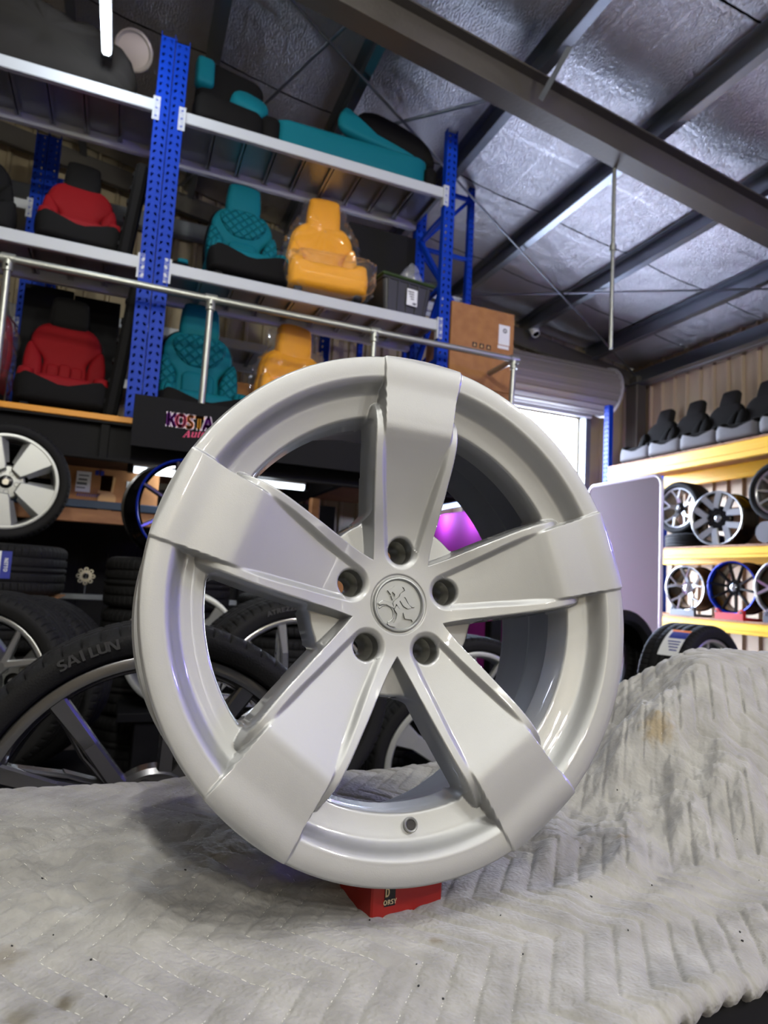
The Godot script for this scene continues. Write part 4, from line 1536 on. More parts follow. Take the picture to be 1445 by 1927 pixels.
func goods_on_racks() -> void:
	# sheeted load on the top left shelf
	var nz := FastNoiseLite.new()
	nz.seed = 12
	nz.frequency = 0.06
	var sh := one(func(m):
		m.xf.origin = Vector3(0, 0.24, 0)
		var o := spline([Vector2(-0.65, -0.23), Vector2(0.3, -0.23), Vector2(0.43, -0.18), Vector2(0.42, 0.0), Vector2(0.25, 0.12), Vector2(-0.05, 0.2), Vector2(-0.3, 0.3), Vector2(-0.5, 0.26), Vector2(-0.66, 0.2)], 9)
		m.puff(o, 0.16, -0.2, 0.05, nz, 0.05))
	solo("covered_load", "seat load under a dark dust sheet on the top left shelf", "dust sheet", sh, M.sheet_dark, Vector3(-0.63, 4.2, -4.42))
	# black trim panels standing beside the uprights
	for p in [[Vector3(-0.16, 3.14, -4.32), 0.62, "black trim panel leaning beside the blue upright on the upper shelf"], [Vector3(-0.15, 2.125, -4.32), 0.86, "tall black and red trim panel leaning beside the blue upright on the mezzanine floor"]]:
		var t := thing("trim_strip", p[2], "panel", p[0], "loose trim panels by the uprights")
		t.rotation.z = -0.1
		part(t, "panel", one(func(m): m.box(Vector3(0, p[1] * 0.5, 0), Vector3(0.075, p[1], 0.2), 0.02)), M.seat_black)
		for k in 6:
			part(t, "clip", one(func(m): m.box(Vector3(-0.04, p[1] * (0.12 + 0.15 * k), 0.05), Vector3(0.014, 0.03, 0.05), 0.004)), M.dark_plastic)
	# dark panel leaning at the back behind the yellow seat
	var bp := one(func(m):
		m.xf = Transform3D(Basis.from_euler(Vector3(-0.04, 0, 0)), Vector3.ZERO)
		m.box(Vector3(0, 0.42, 0), Vector3(0.56, 0.84, 0.03), 0.004))
	solo("leaning_sheet", "flat black panel leaning at the back of the upper shelf behind the yellow seat", "panel", bp, M.black_board, Vector3(1.66, 3.136, -4.645))
	# teal and black bracket beside the teal seat
	var k := thing("seat_bracket", "small black and teal seat bracket lying left of the teal seat", "bracket", Vector3(0.22, 3.136, -4.36))
	part(k, "hinge", one(func(m):
		m.xf.origin = Vector3(-0.04, 0.05, 0)
		m.puff(rrect(0.12, 0.09, 0.04, 4), 0.04, -0.05, 0.2)), M.seat_black)
	part(k, "pad", one(func(m):
		m.xf.origin = Vector3(-0.03, 0.085, 0.02)
		m.puff(rrect(0.07, 0.03, 0.012, 3), 0.04, -0.02, 0.2)), M.teal)
	part(k, "strap", one(func(m): m.bar(Vector3(0.02, 0.03, 0.02), Vector3(0.15, 0.012, 0.04), 0.03, 0.012)), M.teal)
	# tote with lid, bag on it
	var t := thing("storage_tote", "dark grey storage tote with a green lid at the right end of the upper shelf", "tote", Vector3(1.69, 3.137, -4.34))
	t.rotation.y = 0.12
	part(t, "tub", one(func(m):
		var o := rrect(0.4, 0.29, 0.03, 3)
		for i in o.size():
			var a := o[i]
			var b := o[(i + 1) % o.size()]
			m.quad(Vector3(a.x * 0.84, 0.003, a.y * 0.84), Vector3(b.x * 0.84, 0.003, b.y * 0.84), Vector3(b.x, 0.24, b.y), Vector3(a.x, 0.24, a.y))
		m.box(Vector3(0, 0.228, 0), Vector3(0.412, 0.02, 0.302), 0.006)
		m.box(Vector3(0, 0.006, 0), Vector3(0.32, 0.008, 0.22))), M.tote)
	for i in 5:
		part(t, "rib", one(func(m): m.bar(Vector3(-0.14 + i * 0.07, 0.01, 0.124), Vector3(-0.16 + i * 0.08, 0.22, 0.147), 0.014, 0.01, Vector3(0, 0, 1))), M.tote)
	part(t, "lid", one(func(m): m.box(Vector3(0, 0.25, 0), Vector3(0.43, 0.022, 0.32), 0.008)), M.tote_lid)
	var lb := part(t, "paper_label", one(func(m): m.box(Vector3(0.03, 0.125, 0.149), Vector3(0.085, 0.12, 0.002))), M.paper)
	for i in 4:
		part(lb, "print_line", one(func(m): m.box(Vector3(0.02 + 0.004 * i, 0.165 - 0.017 * i, 0.1502), Vector3(0.05 - 0.008 * i, 0.007, 0.001))), M.ink)
	part(lb, "print_block", one(func(m): m.box(Vector3(0.05, 0.082, 0.1502), Vector3(0.028, 0.016, 0.001))), M.ink_grey)
	solo("plastic_bag", "clear plastic bag of small parts on the storage tote lid", "bag", one(func(m):
		nz.frequency = 0.2
		m.xf.origin = Vector3(0, 0.075, 0)
		m.puff(spline([Vector2(-0.08, -0.07), Vector2(0.08, -0.07), Vector2(0.07, 0.02), Vector2(0.02, 0.08), Vector2(-0.03, 0.07)], 8), 0.05, -0.05, 0.2, nz, 0.03)), M.bag_film, Vector3(1.77, 3.402, -4.34))
	# two cardboard cartons stacked on the mezzanine right of the rack
	for i in 2:
		var c := thing("cardboard_carton", ["lower brown cardboard carton of the stack right of the rack", "upper brown cardboard carton with print and white label right of the rack"][i], "box", Vector3(2.43, 2.122 + 0.648 * i, -4.62), "cartons at the mezzanine end")
		c.rotation.y = 0.02 * i
		part(c, "carton", one(func(m): m.box(Vector3(0, 0.322, 0), Vector3(0.56, 0.644, 0.42), 0.004)), M.card)
		part(c, "packing_tape", one(func(m): m.box(Vector3(0, 0.645, 0), Vector3(0.05, 0.001, 0.42))), M.card_torn)
		if i == 1:
			for q in 3:
				var ic := part(c, "handling_symbol", one(func(m): m.box(Vector3(-0.07 + 0.062 * q, 0.335, 0.2105), Vector3(0.04, 0.038, 0.001))), M.ink)
				part(ic, "symbol_mark", one(func(m):
					m.tri(Vector3(-0.082 + 0.062 * q, 0.325, 0.2114), Vector3(-0.07 + 0.062 * q, 0.35, 0.2114), Vector3(-0.058 + 0.062 * q, 0.325, 0.2114))), M.card_torn)
			part(c, "white_label", one(func(m): m.box(Vector3(0.19, 0.46, 0.2105), Vector3(0.1, 0.16, 0.001))), M.paper)
			part(c, "white_label", one(func(m): m.box(Vector3(0.185, 0.36, 0.2105), Vector3(0.1, 0.025, 0.001))), M.paper)
			part(c, "label_emblem", one(func(m):
				m.xf.origin = Vector3(0.195, 0.495, 0.212)
				m.lathe([Vector2(0.008, 0), Vector2(0.019, 0)], 24)), M.ink_grey)
	solo("cardboard_carton", "brown carton on the mezzanine floor behind the right upright", "box", one(func(m): m.box(Vector3(0, 0.25, 0), Vector3(0.36, 0.5, 0.3), 0.004)), M.card, Vector3(1.75, 2.122, -5.15), "cartons at the mezzanine end")
	solo("cardboard_carton", "brown carton standing behind the lower yellow seat", "box", one(func(m): m.box(Vector3(0, 0.3, 0), Vector3(0.4, 0.6, 0.3), 0.004)), M.card, Vector3(0.75, 2.122, -5.25), "cartons at the mezzanine end")
	# things behind the red seats
	solo("plastic_bundle", "bundle in clear plastic on the back rack shelf at far left", "bag", one(func(m):
		m.xf.origin = Vector3(0, 0.08, 0)
		m.puff(rrect(0.5, 0.16, 0.07, 8), 0.1, -0.1, 0.1, nz, 0.04)), M.bag_film, Vector3(-1.15, 3.076, -5.75))
	for i in 2:
		solo("dark_sheet", ["dark board standing behind the lower red seat, left of it", "dark board standing behind the headrest of the lower red seat"][i], "panel", one(func(m): m.box(Vector3(0, 0.5, 0), Vector3(0.3, 1.0, 0.03), 0.004)), M.black_board, Vector3(-0.62 + 0.3 * i, 2.122, -4.95 - 0.06 * i), "dark boards behind the red seats")


# ---------------------------------------------------------------- tyres and wheels
func tyre_mesh(ro: float, ri: float, w: float, lugs: int) -> ArrayMesh:
	var h := ro - ri
	var p: Array = [
		Vector2(ri - 0.004, w * 0.3), Vector2(ri + 0.004, w * 0.4), Vector2(ri + h * 0.16, w * 0.47), Vector2(ri + h * 0.2, w * 0.468), Vector2(ri + h * 0.5, w * 0.5), Vector2(ri + h * 0.72, w * 0.48), Vector2(ri + h * 0.76, w * 0.472), Vector2(ri + h * 0.88, w * 0.445), Vector2(ro - h * 0.035, w * 0.41), Vector2(ro, w * 0.37), Vector2(ro, w * 0.27), Vector2(ro - 0.008, w * 0.262), Vector2(ro - 0.008, w * 0.222), Vector2(ro + 0.001, w * 0.214), Vector2(ro + 0.001, w * 0.085), Vector2(ro - 0.008, w * 0.078), Vector2(ro - 0.008, w * 0.042), Vector2(ro + 0.001, w * 0.035), Vector2(ro + 0.001, 0.0)]
	var full := p.duplicate()
	for i in range(p.size() - 2, -1, -1):
		full.append(Vector2(p[i].x, -p[i].y))
	var fr := [0.0, 0.07, 0.11, 0.55, 0.58, 0.61, 0.96]
	var n := lugs * fr.size()
	var m := MB.new()
	m.grid(n, full.size() - 1, func(u, v):
		var iu := int(round(u * n))
		var iv := int(round(v * (full.size() - 1)))
		var q: Vector2 = full[iv]
		var k := iu % fr.size()
		var az := absf(q.y) / w
		var lean := (az - 0.3) * 0.05
		var a: float = TAU / lugs * (floorf(float(iu) / fr.size()) + fr[k]) + lean
		var r := q.x
		if az > 0.262 and az < 0.46 and r > ri + h * 0.74:
			if k <= 1:
				r -= 0.007
			elif k == 4 and az < 0.42:
				r -= 0.004
		elif az < 0.22 and az > 0.09 and r > ro - 0.002 and k <= 1:
			r -= 0.004
		return Vector3(r * cos(a), r * sin(a), q.y))
	return m.mesh()


func arm(m: MB, a0: float, r0: float, z0: float, a1: float, r1: float, z1: float, w0: float, w1: float, t := 0.03) -> void:
	# spoke bar from (radius, angle) to (radius, angle); angle 0 points up
	m.bar(Vector3(r0 * sin(a0), r0 * cos(a0), z0 - t * 0.5), Vector3(r1 * sin(a1), r1 * cos(a1), z1 - t * 0.5), w0, t, Vector3(0, 0, 1), w1, t, 0.004)


func spoke_shape(style: String, r: float) -> MB:
	var m := MB.new()
	match style:
		"vee":
			for s in [-1.0, 1.0]:
				arm(m, s * 0.1, r * 0.24, -0.05, s * 0.24, r * 0.62, -0.014, 0.03, 0.026)
				arm(m, s * 0.24, r * 0.6, -0.016, s * 0.255, r * 0.97, -0.003, 0.026, 0.032)
				arm(m, s * 0.0, r * 0.3, -0.055, s * 0.12, r * 0.6, -0.03, 0.014, 0.01)
				arm(m, s * 0.12, r * 0.58, -0.03, s * 0.22, r * 0.88, -0.012, 0.01, 0.01)
		"y":
			arm(m, 0.0, r * 0.2, -0.05, 0.0, r * 0.52, -0.02, 0.045, 0.04)
			for s in [-1.0, 1.0]:
				arm(m, s * 0.03, r * 0.5, -0.02, s * 0.27, r * 0.97, -0.004, 0.026, 0.02)
		"elbow":
			for s in [-1.0, 1.0]:
				arm(m, s * 0.06, r * 0.4, -0.02, s * 0.36, r * 0.97, -0.004, 0.055, 0.06)
		"multi":
			arm(m, 0.0, r * 0.2, -0.045, 0.0, r * 0.97, -0.008, 0.024, 0.018)
		"blade":
			m.prism(PackedVector2Array([Vector2(-r * 0.12, r * 0.24), Vector2(-r * 0.17, r * 0.36), Vector2(-r * 0.32, r * 0.87), Vector2(-r * 0.27, r * 0.95), Vector2(-r * 0.1, r * 0.98), Vector2(r * 0.1, r * 0.98), Vector2(r * 0.27, r * 0.95), Vector2(r * 0.32, r * 0.87), Vector2(r * 0.17, r * 0.36), Vector2(r * 0.12, r * 0.24)]), -0.05, -0.004, 0.006)
			for s in [-1.0, 1.0]:
				m.quad(Vector3(s * r * 0.17, r * 0.36, -0.012), Vector3(s * r * 0.32, r * 0.87, -0.012), Vector3(s * r * 0.42, r * 0.84, -0.055), Vector3(s * r * 0.23, r * 0.36, -0.055))
		"wide":
			arm(m, 0.0, r * 0.2, -0.05, 0.0, r * 0.7, -0.02, 0.07, 0.06, 0.04)
			arm(m, 0.0, r * 0.68, -0.022, 0.0, r * 0.97, -0.004, 0.06, 0.11, 0.04)
	return m


var tyre_cache := {}
var spoke_cache := {}


func car_wheel(label: String, at: Vector3, facing: Vector3, spin: float, o: Dictionary, group := "") -> Node3D:
	# o: r rim radius, w width, style, n spokes, face, lip, inside materials, tyre outer radius or 0
	var t := thing("alloy_wheel", label, "wheel", at, group)
	var z := facing.normalized()
	var x := Vector3.UP.cross(z).normalized()
	t.basis = Basis(x, z.cross(x), z)
	var r: float = o.r
	var w: float = o.w
	part(t, "rim_barrel", one(func(m): m.lathe([Vector2(r - 0.03, -0.03), Vector2(r - 0.036, -w * 0.4), Vector2(r - 0.02, -w * 0.7), Vector2(r - 0.008, -w), Vector2(r, -w), Vector2(r, -w + 0.006), Vector2(r - 0.014, -w + 0.012), Vector2(r - 0.016, -w * 0.6), Vector2(r - 0.03, -w * 0.4), Vector2(r - 0.018, -0.03), Vector2(r - 0.012, -0.012)].map(func(p): return p), 72)), o.inside)
	part(t, "rim_lip", one(func(m): m.lathe([Vector2(r - 0.012, -0.012), Vector2(r, -0.008), Vector2(r, -0.002), Vector2(r - 0.003, 0.0), Vector2(r - o.get("lip_w", 0.012), -0.002), Vector2(r - o.get("lip_w", 0.012) - 0.006, -0.012), Vector2(r - o.get("lip_w", 0.012) - 0.01, -0.035)], 96, 0, TAU, 50)), o.lip)
	var key := "%s%.4f" % [o.style, r]
	if not spoke_cache.has(key):
		spoke_cache[key] = spoke_shape(o.style, r).mesh()
	for k in o.n:
		var s := part(t, "spoke", spoke_cache[key], o.face)
		s.rotation.z = spin - TAU * k / o.n
	part(t, "hub", one(func(m): m.lathe([Vector2(r * o.get("hub_r", 0.3), -0.09), Vector2(r * o.get("hub_r", 0.3), -0.05), Vector2(r * (o.get("hub_r", 0.3) - 0.03), -0.042), Vector2(0.034, -0.04), Vector2(0.032, -0.046)].map(func(p): return p), 40)), o.get("hub", o.face))
	for k in 5:
		var a: float = spin + TAU * k / 5.0
		var q := part(t, "lug_hole", one(func(m):
			m.xf.origin = Vector3(sin(a), cos(a), 0) * r * 0.205 + Vector3(0, 0, -0.0395)
			m.lathe([Vector2(0.0125, 0.0), Vector2(0.0115, 0.0015), Vector2(0.01, -0.003), Vector2(0.0, -0.003)], 16)), M.bore_dark)
		q.position = Vector3.ZERO
	var cap := part(t, "centre_cap", one(func(m): m.lathe([Vector2(0.032, -0.046), Vector2(0.032, -0.036), Vector2(0.029, -0.034), Vector2(0.0, -0.033)], 32)), o.get("cap", M.wheel_black))
	part(cap, "cap_mark", one(func(m): m.prism(spline([Vector2(-0.012, -0.012), Vector2(0.01, -0.014), Vector2(0.014, 0.008), Vector2(0.0, 0.015), Vector2(-0.014, 0.006)], 3), -0.0332, -0.0322)), M.chrome)
	if o.tyre > 0.0:
		var tk := "%.3f %.3f %.3f" % [o.tyre, r, w]
		if not tyre_cache.has(tk):
			tyre_cache[tk] = tyre_mesh(o.tyre, r - 0.004, w * 1.14, 66)
		var ty := part(t, "tyre", tyre_cache[tk], M.rubber)
		ty.position = Vector3(0, 0, -w * 0.5)
		if o.has("words"):
			var rr: float = lerpf(r, o.tyre, 0.52)
			for i in o.words.length():
				var a: float = o.word_at - i * o.word_step
				letters(ty, "raised_letter", o.words[i], o.word_size, 0.003, M.rubber_letter, Transform3D(Basis.from_euler(Vector3(0, 0, a - PI / 2)) * Basis.from_scale(Vector3(1.35, 1, 1)), Vector3(cos(a) * rr, sin(a) * rr, w * 0.57 - 0.0005)))
	return t


func loose_tyre(label: String, at: Vector3, facing: Vector3, ro: float, ri: float, w: float, group := "") -> MeshInstance3D:
	var tk := "%.3f %.3f %.3f L" % [ro, ri, w]
	if not tyre_cache.has(tk):
		tyre_cache[tk] = tyre_mesh(ro, ri, w, 60)
	var t := solo("tyre", label, "tyre", tyre_cache[tk], M.rubber, at, group)
	var z := facing.normalized()
	var x := (Vector3.UP if absf(z.y) < 0.9 else Vector3.FORWARD).cross(z).normalized()
	t.basis = Basis(x, z.cross(x), z)
	return t


func wheels_behind_bench() -> void:
	var g := "wheels stacked behind the bench"
	# dark split-spoke wheel right behind the bench, on two lying tyres
	var o := {"r": 0.285, "w": 0.25, "style": "vee", "n": 5, "face": M.gun_metal, "lip": M.gun_metal, "inside": M.gun_metal, "tyre": 0.338, "words": "SAlLUN", "word_at": deg_to_rad(121.5), "word_step": deg_to_rad(2.95), "word_size": 0.023, "lip_w": 0.02}
	car_wheel("gunmetal split-spoke wheel with a low-profile tyre right behind the bench", Vector3(0.09, 0.822, -1.22), Vector3(0.0, 0.03, 1), 0.94, o, g)
	for i in 2:
		loose_tyre(["tyre lying on the floor under the gunmetal wheel", "tyre lying second from the floor under the gunmetal wheel"][i], Vector3(0.09, 0.122 + 0.24 * i, -1.5), Vector3.UP, 0.33, 0.24, 0.24, "tyres lying behind the bench")
	# two wheels at far left
	var o2 := {"r": 0.25, "w": 0.23, "style": "y", "n": 5, "face": M.machined, "lip": M.machined, "inside": M.rim_inside, "tyre": 0.315, "lip_w": 0.014}
	car_wheel("black and silver spoked wheel with tyre at the left edge, front one of the pair", Vector3(-0.44, 0.83, -2.62), Vector3(-0.25, 0, 1), 0.35, o2, g)
	var o3 := {"r": 0.262, "w": 0.22, "style": "wide", "n": 5, "face": M.wheel_silver, "lip": M.chrome, "inside": M.rim_inside, "tyre": 0.33, "lip_w": 0.01}
	car_wheel("wheel with a bright thin lip at the left edge, rear one of the pair", Vector3(-0.36, 0.79, -2.95), Vector3(-0.25, 0, 1), 0.6, o3, g)
	solo("wheel_bench", "low black bench under the pair of wheels at the left edge", "bench", one(func(m):
		m.box(Vector3(0, 0.43, 0), Vector3(0.9, 0.04, 0.9), 0.005)
		for sx in [-1, 1]:
			for sz in [-1, 1]:
				m.box(Vector3(sx * 0.4, 0.21, sz * 0.4), Vector3(0.05, 0.42, 0.05))), M.black_steel, Vector3(-0.42, 0.0, -2.85))
	# wheel with polished arcs and lettered tyre seen through the left window
	var o4 := {"r": 0.272, "w": 0.23, "style": "vee", "n": 5, "face": M.chrome, "lip": M.chrome, "inside": M.rim_inside, "tyre": 0.336, "words": "ATREZZO", "word_at": deg_to_rad(112.0), "word_step": deg_to_rad(2.9), "word_size": 0.02, "lip_w": 0.014}
	car_wheel("polished spoked wheel with lettered tyre seen through the left wheel opening", Vector3(0.565, 0.85, -2.16), Vector3(0.1, 0, 1), 0.5, o4, g)
	# silver wheel without tyre further back
	var o5 := {"r": 0.262, "w": 0.22, "style": "wide", "n": 5, "face": M.wheel_silver, "lip": M.wheel_silver, "inside": M.wheel_silver, "tyre": 0.0, "lip_w": 0.02}
	car_wheel("bare silver wheel behind the polished one, its top showing", Vector3(0.29, 0.9, -3.2), Vector3(-0.1, 0, 1), 0.45, o5, g)
	# silver wheel with tyre in the lower window
	var o6 := {"r": 0.31, "w": 0.25, "style": "wide", "n": 5, "face": M.wheel_silver, "lip": M.wheel_silver, "inside": M.rim_inside, "tyre": 0.375, "lip_w": 0.024}
	car_wheel("silver wheel with tyre seen through the lower wheel opening", Vector3(1.333, 0.52, -2.45), Vector3(-0.2, 0, 1), -0.2, o6, g)
	var o7 := {"r": 0.255, "w": 0.22, "style": "multi", "n": 10, "face": M.wheel_silver, "lip": M.wheel_silver, "inside": M.rim_inside, "tyre": 0.325, "lip_w": 0.02}
	car_wheel("silver many-spoked wheel with tyre seen through the right wheel opening", Vector3(1.66, 0.69, -2.9), Vector3(-0.1, 0, 1), 0.1, o7, g)
	# tyre with a printed sticker behind the blanket on the right
	var o8 := {"r": 0.24, "w": 0.25, "style": "multi", "n": 10, "face": M.wheel_silver, "lip": M.machined, "inside": M.rim_inside, "tyre": 0.315, "lip_w": 0.016}
	var st := car_wheel("wheel with a white and blue sticker on its tread behind the blanket hump", Vector3(3.05, 0.805, -2.8), Vector3(0.2, 0.0, 0.98), 0.1, o8, g)
	var a0 := deg_to_rad(118.0)
	for q in [[0.0, 0.6, 0.12, 0.0, M.paper], [0.06, 0.24, 0.1, 0.002, M.label_blue], [0.0, 0.06, 0.11, 0.002, M.print_orange]]:
		part(st, "tread_sticker", one(func(m): m.lathe([Vector2(0.3165 + q[3] * 0.3, -0.03), Vector2(0.3165 + q[3] * 0.3, -0.03 - q[2])], 14, a0 + q[0], a0 + q[1])), q[4])
	for k in 4:
		part(st, "sticker_print", one(func(m): m.lathe([Vector2(0.3175, -0.045), Vector2(0.3175, -0.12 + 0.01 * k)], 4, a0 + 0.3 + 0.06 * k, a0 + 0.325 + 0.06 * k)), M.label_blue)
	loose_tyre("tyre standing behind the stickered wheel at the banner foot", Vector3(2.95, 0.83, -3.5), Vector3(0.2, 0, 0.98), 0.34, 0.26, 0.25, "tyres lying behind the bench")
	# tables and stacks that carry them
	for p in [[0.565, -2.28, 0.51, 0.6], [0.29, -3.32, 0.63, 0.5], [1.333, -2.57, 0.14, 0.5], [1.66, -3.05, 0.36, 0.36], [3.0, -3.2, 0.49, 1.1]]:
		var lb: String = {0.565: "low black stand under the polished wheel", 0.29: "low black stand under the bare silver wheel", 1.333: "low black stand under the silver wheel in the lower opening", 1.66: "low black stand under the many-spoked wheel", 3.0: "low black stand under the stickered wheel"}[p[0]]
		solo("display_stand", lb, "stand", one(func(m):
			m.box(Vector3(0, p[2] - 0.02, 0), Vector3(p[3], 0.04, 0.34 if p[0] == 0.29 else (0.6 if p[3] < 1 else 1.2)), 0.004)
			m.box(Vector3(0, (p[2] - 0.04) * 0.5, 0), Vector3(p[3] * 0.7, p[2] - 0.04, 0.3), 0.004)), M.black_steel, Vector3(p[0], 0.0, p[1]))
	# stacks of tyres further back
	var names := ["left", "middle", "right"]
	for s in 3:
		for i in 5:
			var lv: String = ["lowest", "second", "third", "fourth", "topmost"][i]
			loose_tyre("%s tyre of the %s dark stack under the mezzanine" % [lv, names[s]], Vector3(0.25 + s * 0.72, (0.132 + 0.262 * i) if s == 0 else (0.116 + 0.23 * i), -3.82 - 0.1 * (s % 2)), Vector3(0.0, 1, 0), 0.325, 0.24, 0.262 if s == 0 else 0.23, "dark tyre stacks under the mezzanine")


func under_mezzanine() -> void:
	# black partition behind everything under the deck
	var w := struct_node("wall_partition")
	for i in 24:
		part(w, "board", one(func(m): m.box(Vector3(-3.0 + i * 0.2, 0.95, -5.6), Vector3(0.199, 1.88, 0.02), 0.003)), M.black_board)
	# silver wheel on a stack of tyres at far left
	var px := -0.58
	var pz := -3.95
	for i in 5:
		var lv: String = ["lowest", "second", "third", "fourth", "topmost"][i]
		var t := loose_tyre("%s tyre of the stack under the silver wheel at the left edge" % lv, Vector3(px, 0.134 + 0.268 * i - (0.0 if i < 4 else -0.01), pz), Vector3.UP, 0.31, 0.23, 0.25, "tyre stack at the left edge")
		if i == 4:
			# paper label on the tread
			for q in [[-2.0, -1.425, M.paper, 0.0], [-1.425, -1.28, M.label_blue, 0.0003]]:
				part(t, "tread_label", one(func(m): m.lathe([Vector2(0.3125 + q[3], 0.085), Vector2(0.3125 + q[3], -0.045)], 10, q[0], q[1])), q[2])
			var inv := Basis(Vector3(-1, 0, 0), Vector3(0, 0, -1), Vector3(0, -1, 0))
			letters(t, "label_letters", "NITTO", 0.034, 0.001, M.label_blue, Transform3D(inv, Vector3(-0.015, -0.314, 0.066)))
			var side := Basis(Vector3(0, 0, -1), Vector3(1, 0, 0), Vector3(0, -1, 0))
			letters(t, "label_letters", "235/35", 0.024, 0.001, M.ink, Transform3D(side, Vector3(0.025, -0.3145, 0.01)))
			letters(t, "label_letters", "R19", 0.024, 0.001, M.ink, Transform3D(side, Vector3(0.0, -0.3145, 0.01)))
			letters(t, "label_letters", "NITTO", 0.022, 0.001, M.paper, Transform3D(side, Vector3(0.068, -0.3075, 0.02)))
	solo("cardboard_sheet", "sheet of brown cardboard between the tyres at the left edge", "cardboard", one(func(m): m.box(Vector3(0, 0, 0), Vector3(0.6, 0.006, 0.6))), M.card, Vector3(px, 1.0815, pz))
	var o := {"r": 0.244, "w": 0.22, "style": "blade", "n": 5, "face": M.wheel_silver, "lip": M.wheel_silver, "inside": M.rim_inside, "tyre": 0.3, "lip_w": 0.016, "hub": M.wheel_silver, "hub_r": 0.36, "cap": M.wheel_black}
	car_wheel("silver broad-spoked wheel with tyre standing on a tyre stack at the left edge", Vector3(px, 1.655, -3.81), Vector3(0.12, 0.0, 1), -0.75, o, "wheels under the mezzanine")
	# black wheel with blue lip
	var o2 := {"r": 0.255, "w": 0.24, "style": "multi", "n": 7, "face": M.gun_metal, "lip": M.lip_blue, "inside": M.wheel_black, "tyre": 0.0, "lip_w": 0.008}
	car_wheel("black wheel with a blue lip half hidden behind the big wheel", Vector3(0.285, 1.575, -3.56), Vector3(0.3, 0, 1), 0.25, o2, "wheels under the mezzanine")
	# long shelf with the torn carton
	var s := thing("pallet_shelf", "dark shelf with a blue beam and timber under the mezzanine", "shelf", Vector3(0, 0, -4.9))
	part(s, "blue_beam", one(func(m): m.box(Vector3(-0.3, 1.64, 0.3), Vector3(2.2, 0.05, 0.05), 0.004)), M.beam_teal)
	part(s, "timber", one(func(m): m.box(Vector3(-0.3, 1.568, 0.28), Vector3(2.2, 0.085, 0.06), 0.004)), M.ply)
	part(s, "shelf_board", one(func(m): m.box(Vector3(-0.3, 1.655, 0.0), Vector3(2.2, 0.02, 0.56))), M.ply)
	for x in [-1.38, 0.78]:
		for z in [0.27, -0.27]:
			part(s, "shelf_post", one(func(m): m.box(Vector3(x, 0.82, z), Vector3(0.06, 1.64, 0.06), 0.004)), M.black_steel)
	part(s, "lower_rail", one(func(m): m.box(Vector3(-0.3, 1.06, 0.27), Vector3(2.1, 0.035, 0.03), 0.003)), M.steel_grey)
	var c := thing("torn_carton", "brown cardboard carton with a torn hole and white labels under the mezzanine", "box", Vector3(-0.12, 1.666, -4.86))
	var hx := -0.02
	part(c, "carton", one(func(m):
		m.box(Vector3(-0.19, 0.105, 0.25), Vector3(0.28, 0.21, 0.004))
		m.box(Vector3(0.16, 0.105, 0.25), Vector3(0.28, 0.21, 0.004))
		m.box(Vector3(hx, 0.19, 0.25), Vector3(0.085, 0.04, 0.004))
		m.box(Vector3(hx, 0.03, 0.25), Vector3(0.085, 0.06, 0.004))
		m.box(Vector3(-0.015, 0.208, 0.0), Vector3(0.63, 0.004, 0.5))
		m.box(Vector3(-0.015, 0.002, 0.0), Vector3(0.63, 0.004, 0.5))
		m.box(Vector3(-0.33, 0.105, 0.0), Vector3(0.004, 0.21, 0.5))
		m.box(Vector3(0.3, 0.105, 0.0), Vector3(0.004, 0.21, 0.5))
		m.box(Vector3(-0.015, 0.105, -0.25), Vector3(0.63, 0.21, 0.004))), M.card)
	part(c, "torn_flap", one(func(m):
		m.prism(spline([Vector2(-0.05, -0.06), Vector2(0.03, -0.055), Vector2(0.05, 0.02), Vector2(0.035, 0.05), Vector2(-0.01, 0.06), Vector2(-0.055, 0.03)], 2), 0.26, 0.268)
		m.bar(Vector3(-0.06, 0.06, 0.25), Vector3(0.02, 0.055, 0.262), 0.02, 0.004, Vector3(0, 0, 1))
		m.bar(Vector3(0.022, 0.06, 0.252), Vector3(0.03, 0.16, 0.258), 0.014, 0.004, Vector3(0, 0, 1))), M.card_torn)
	for q in [[-0.15, 0.115, 0.085, 0.13], [0.15, 0.08, 0.09, 0.13]]:
		var l := part(c, "shipping_label", one(func(m): m.box(Vector3(q[0], q[1], 0.2535), Vector3(q[2], q[3], 0.001))), M.paper)
		for k in 4:
			part(l, "print_line", one(func(m): m.box(Vector3(q[0] - 0.004 * k, q[1] + 0.04 - 0.026 * k, 0.2542), Vector3(q[2] * (0.7 - 0.1 * (k % 2)), 0.008 + 0.004 * (k % 3), 0.0006))), M.ink_grey)
	for k in 2:
		part(c, "box_mark", one(func(m): m.box(Vector3(-0.075 + 0.03 * k, 0.18, 0.2535), Vector3(0.022, 0.03, 0.001))), M.label_blue)
	for k in 9:
		part(c, "edge_mark", one(func(m): m.bar(Vector3(-0.18 + 0.014 * k, 0.022, 0.2535), Vector3(-0.172 + 0.014 * k, 0.042, 0.2535), 0.006, 0.001, Vector3(0, 0, 1))), M.label_blue)
	# hub spacer hanging on the rail
	var hb := thing("hub_spacer", "small chromed flower-shaped hub spacer hanging on the dark shelf", "spacer", Vector3(-0.2, 1.19, -4.6))
	part(hb, "ring", one(func(m): m.lathe([Vector2(0.018, -0.008), Vector2(0.018, 0.008), Vector2(0.036, 0.008), Vector2(0.036, -0.008)].map(func(p): return p), 28)), M.chrome)
	for k in 8:
		var a := TAU * k / 8.0
		part(hb, "lobe", one(func(m):
			m.xf.origin = Vector3(cos(a), sin(a), 0) * 0.042
			m.lathe([Vector2(0.006, -0.007), Vector2(0.006, 0.009), Vector2(0.014, 0.009), Vector2(0.014, -0.007)], 12)), M.chrome)
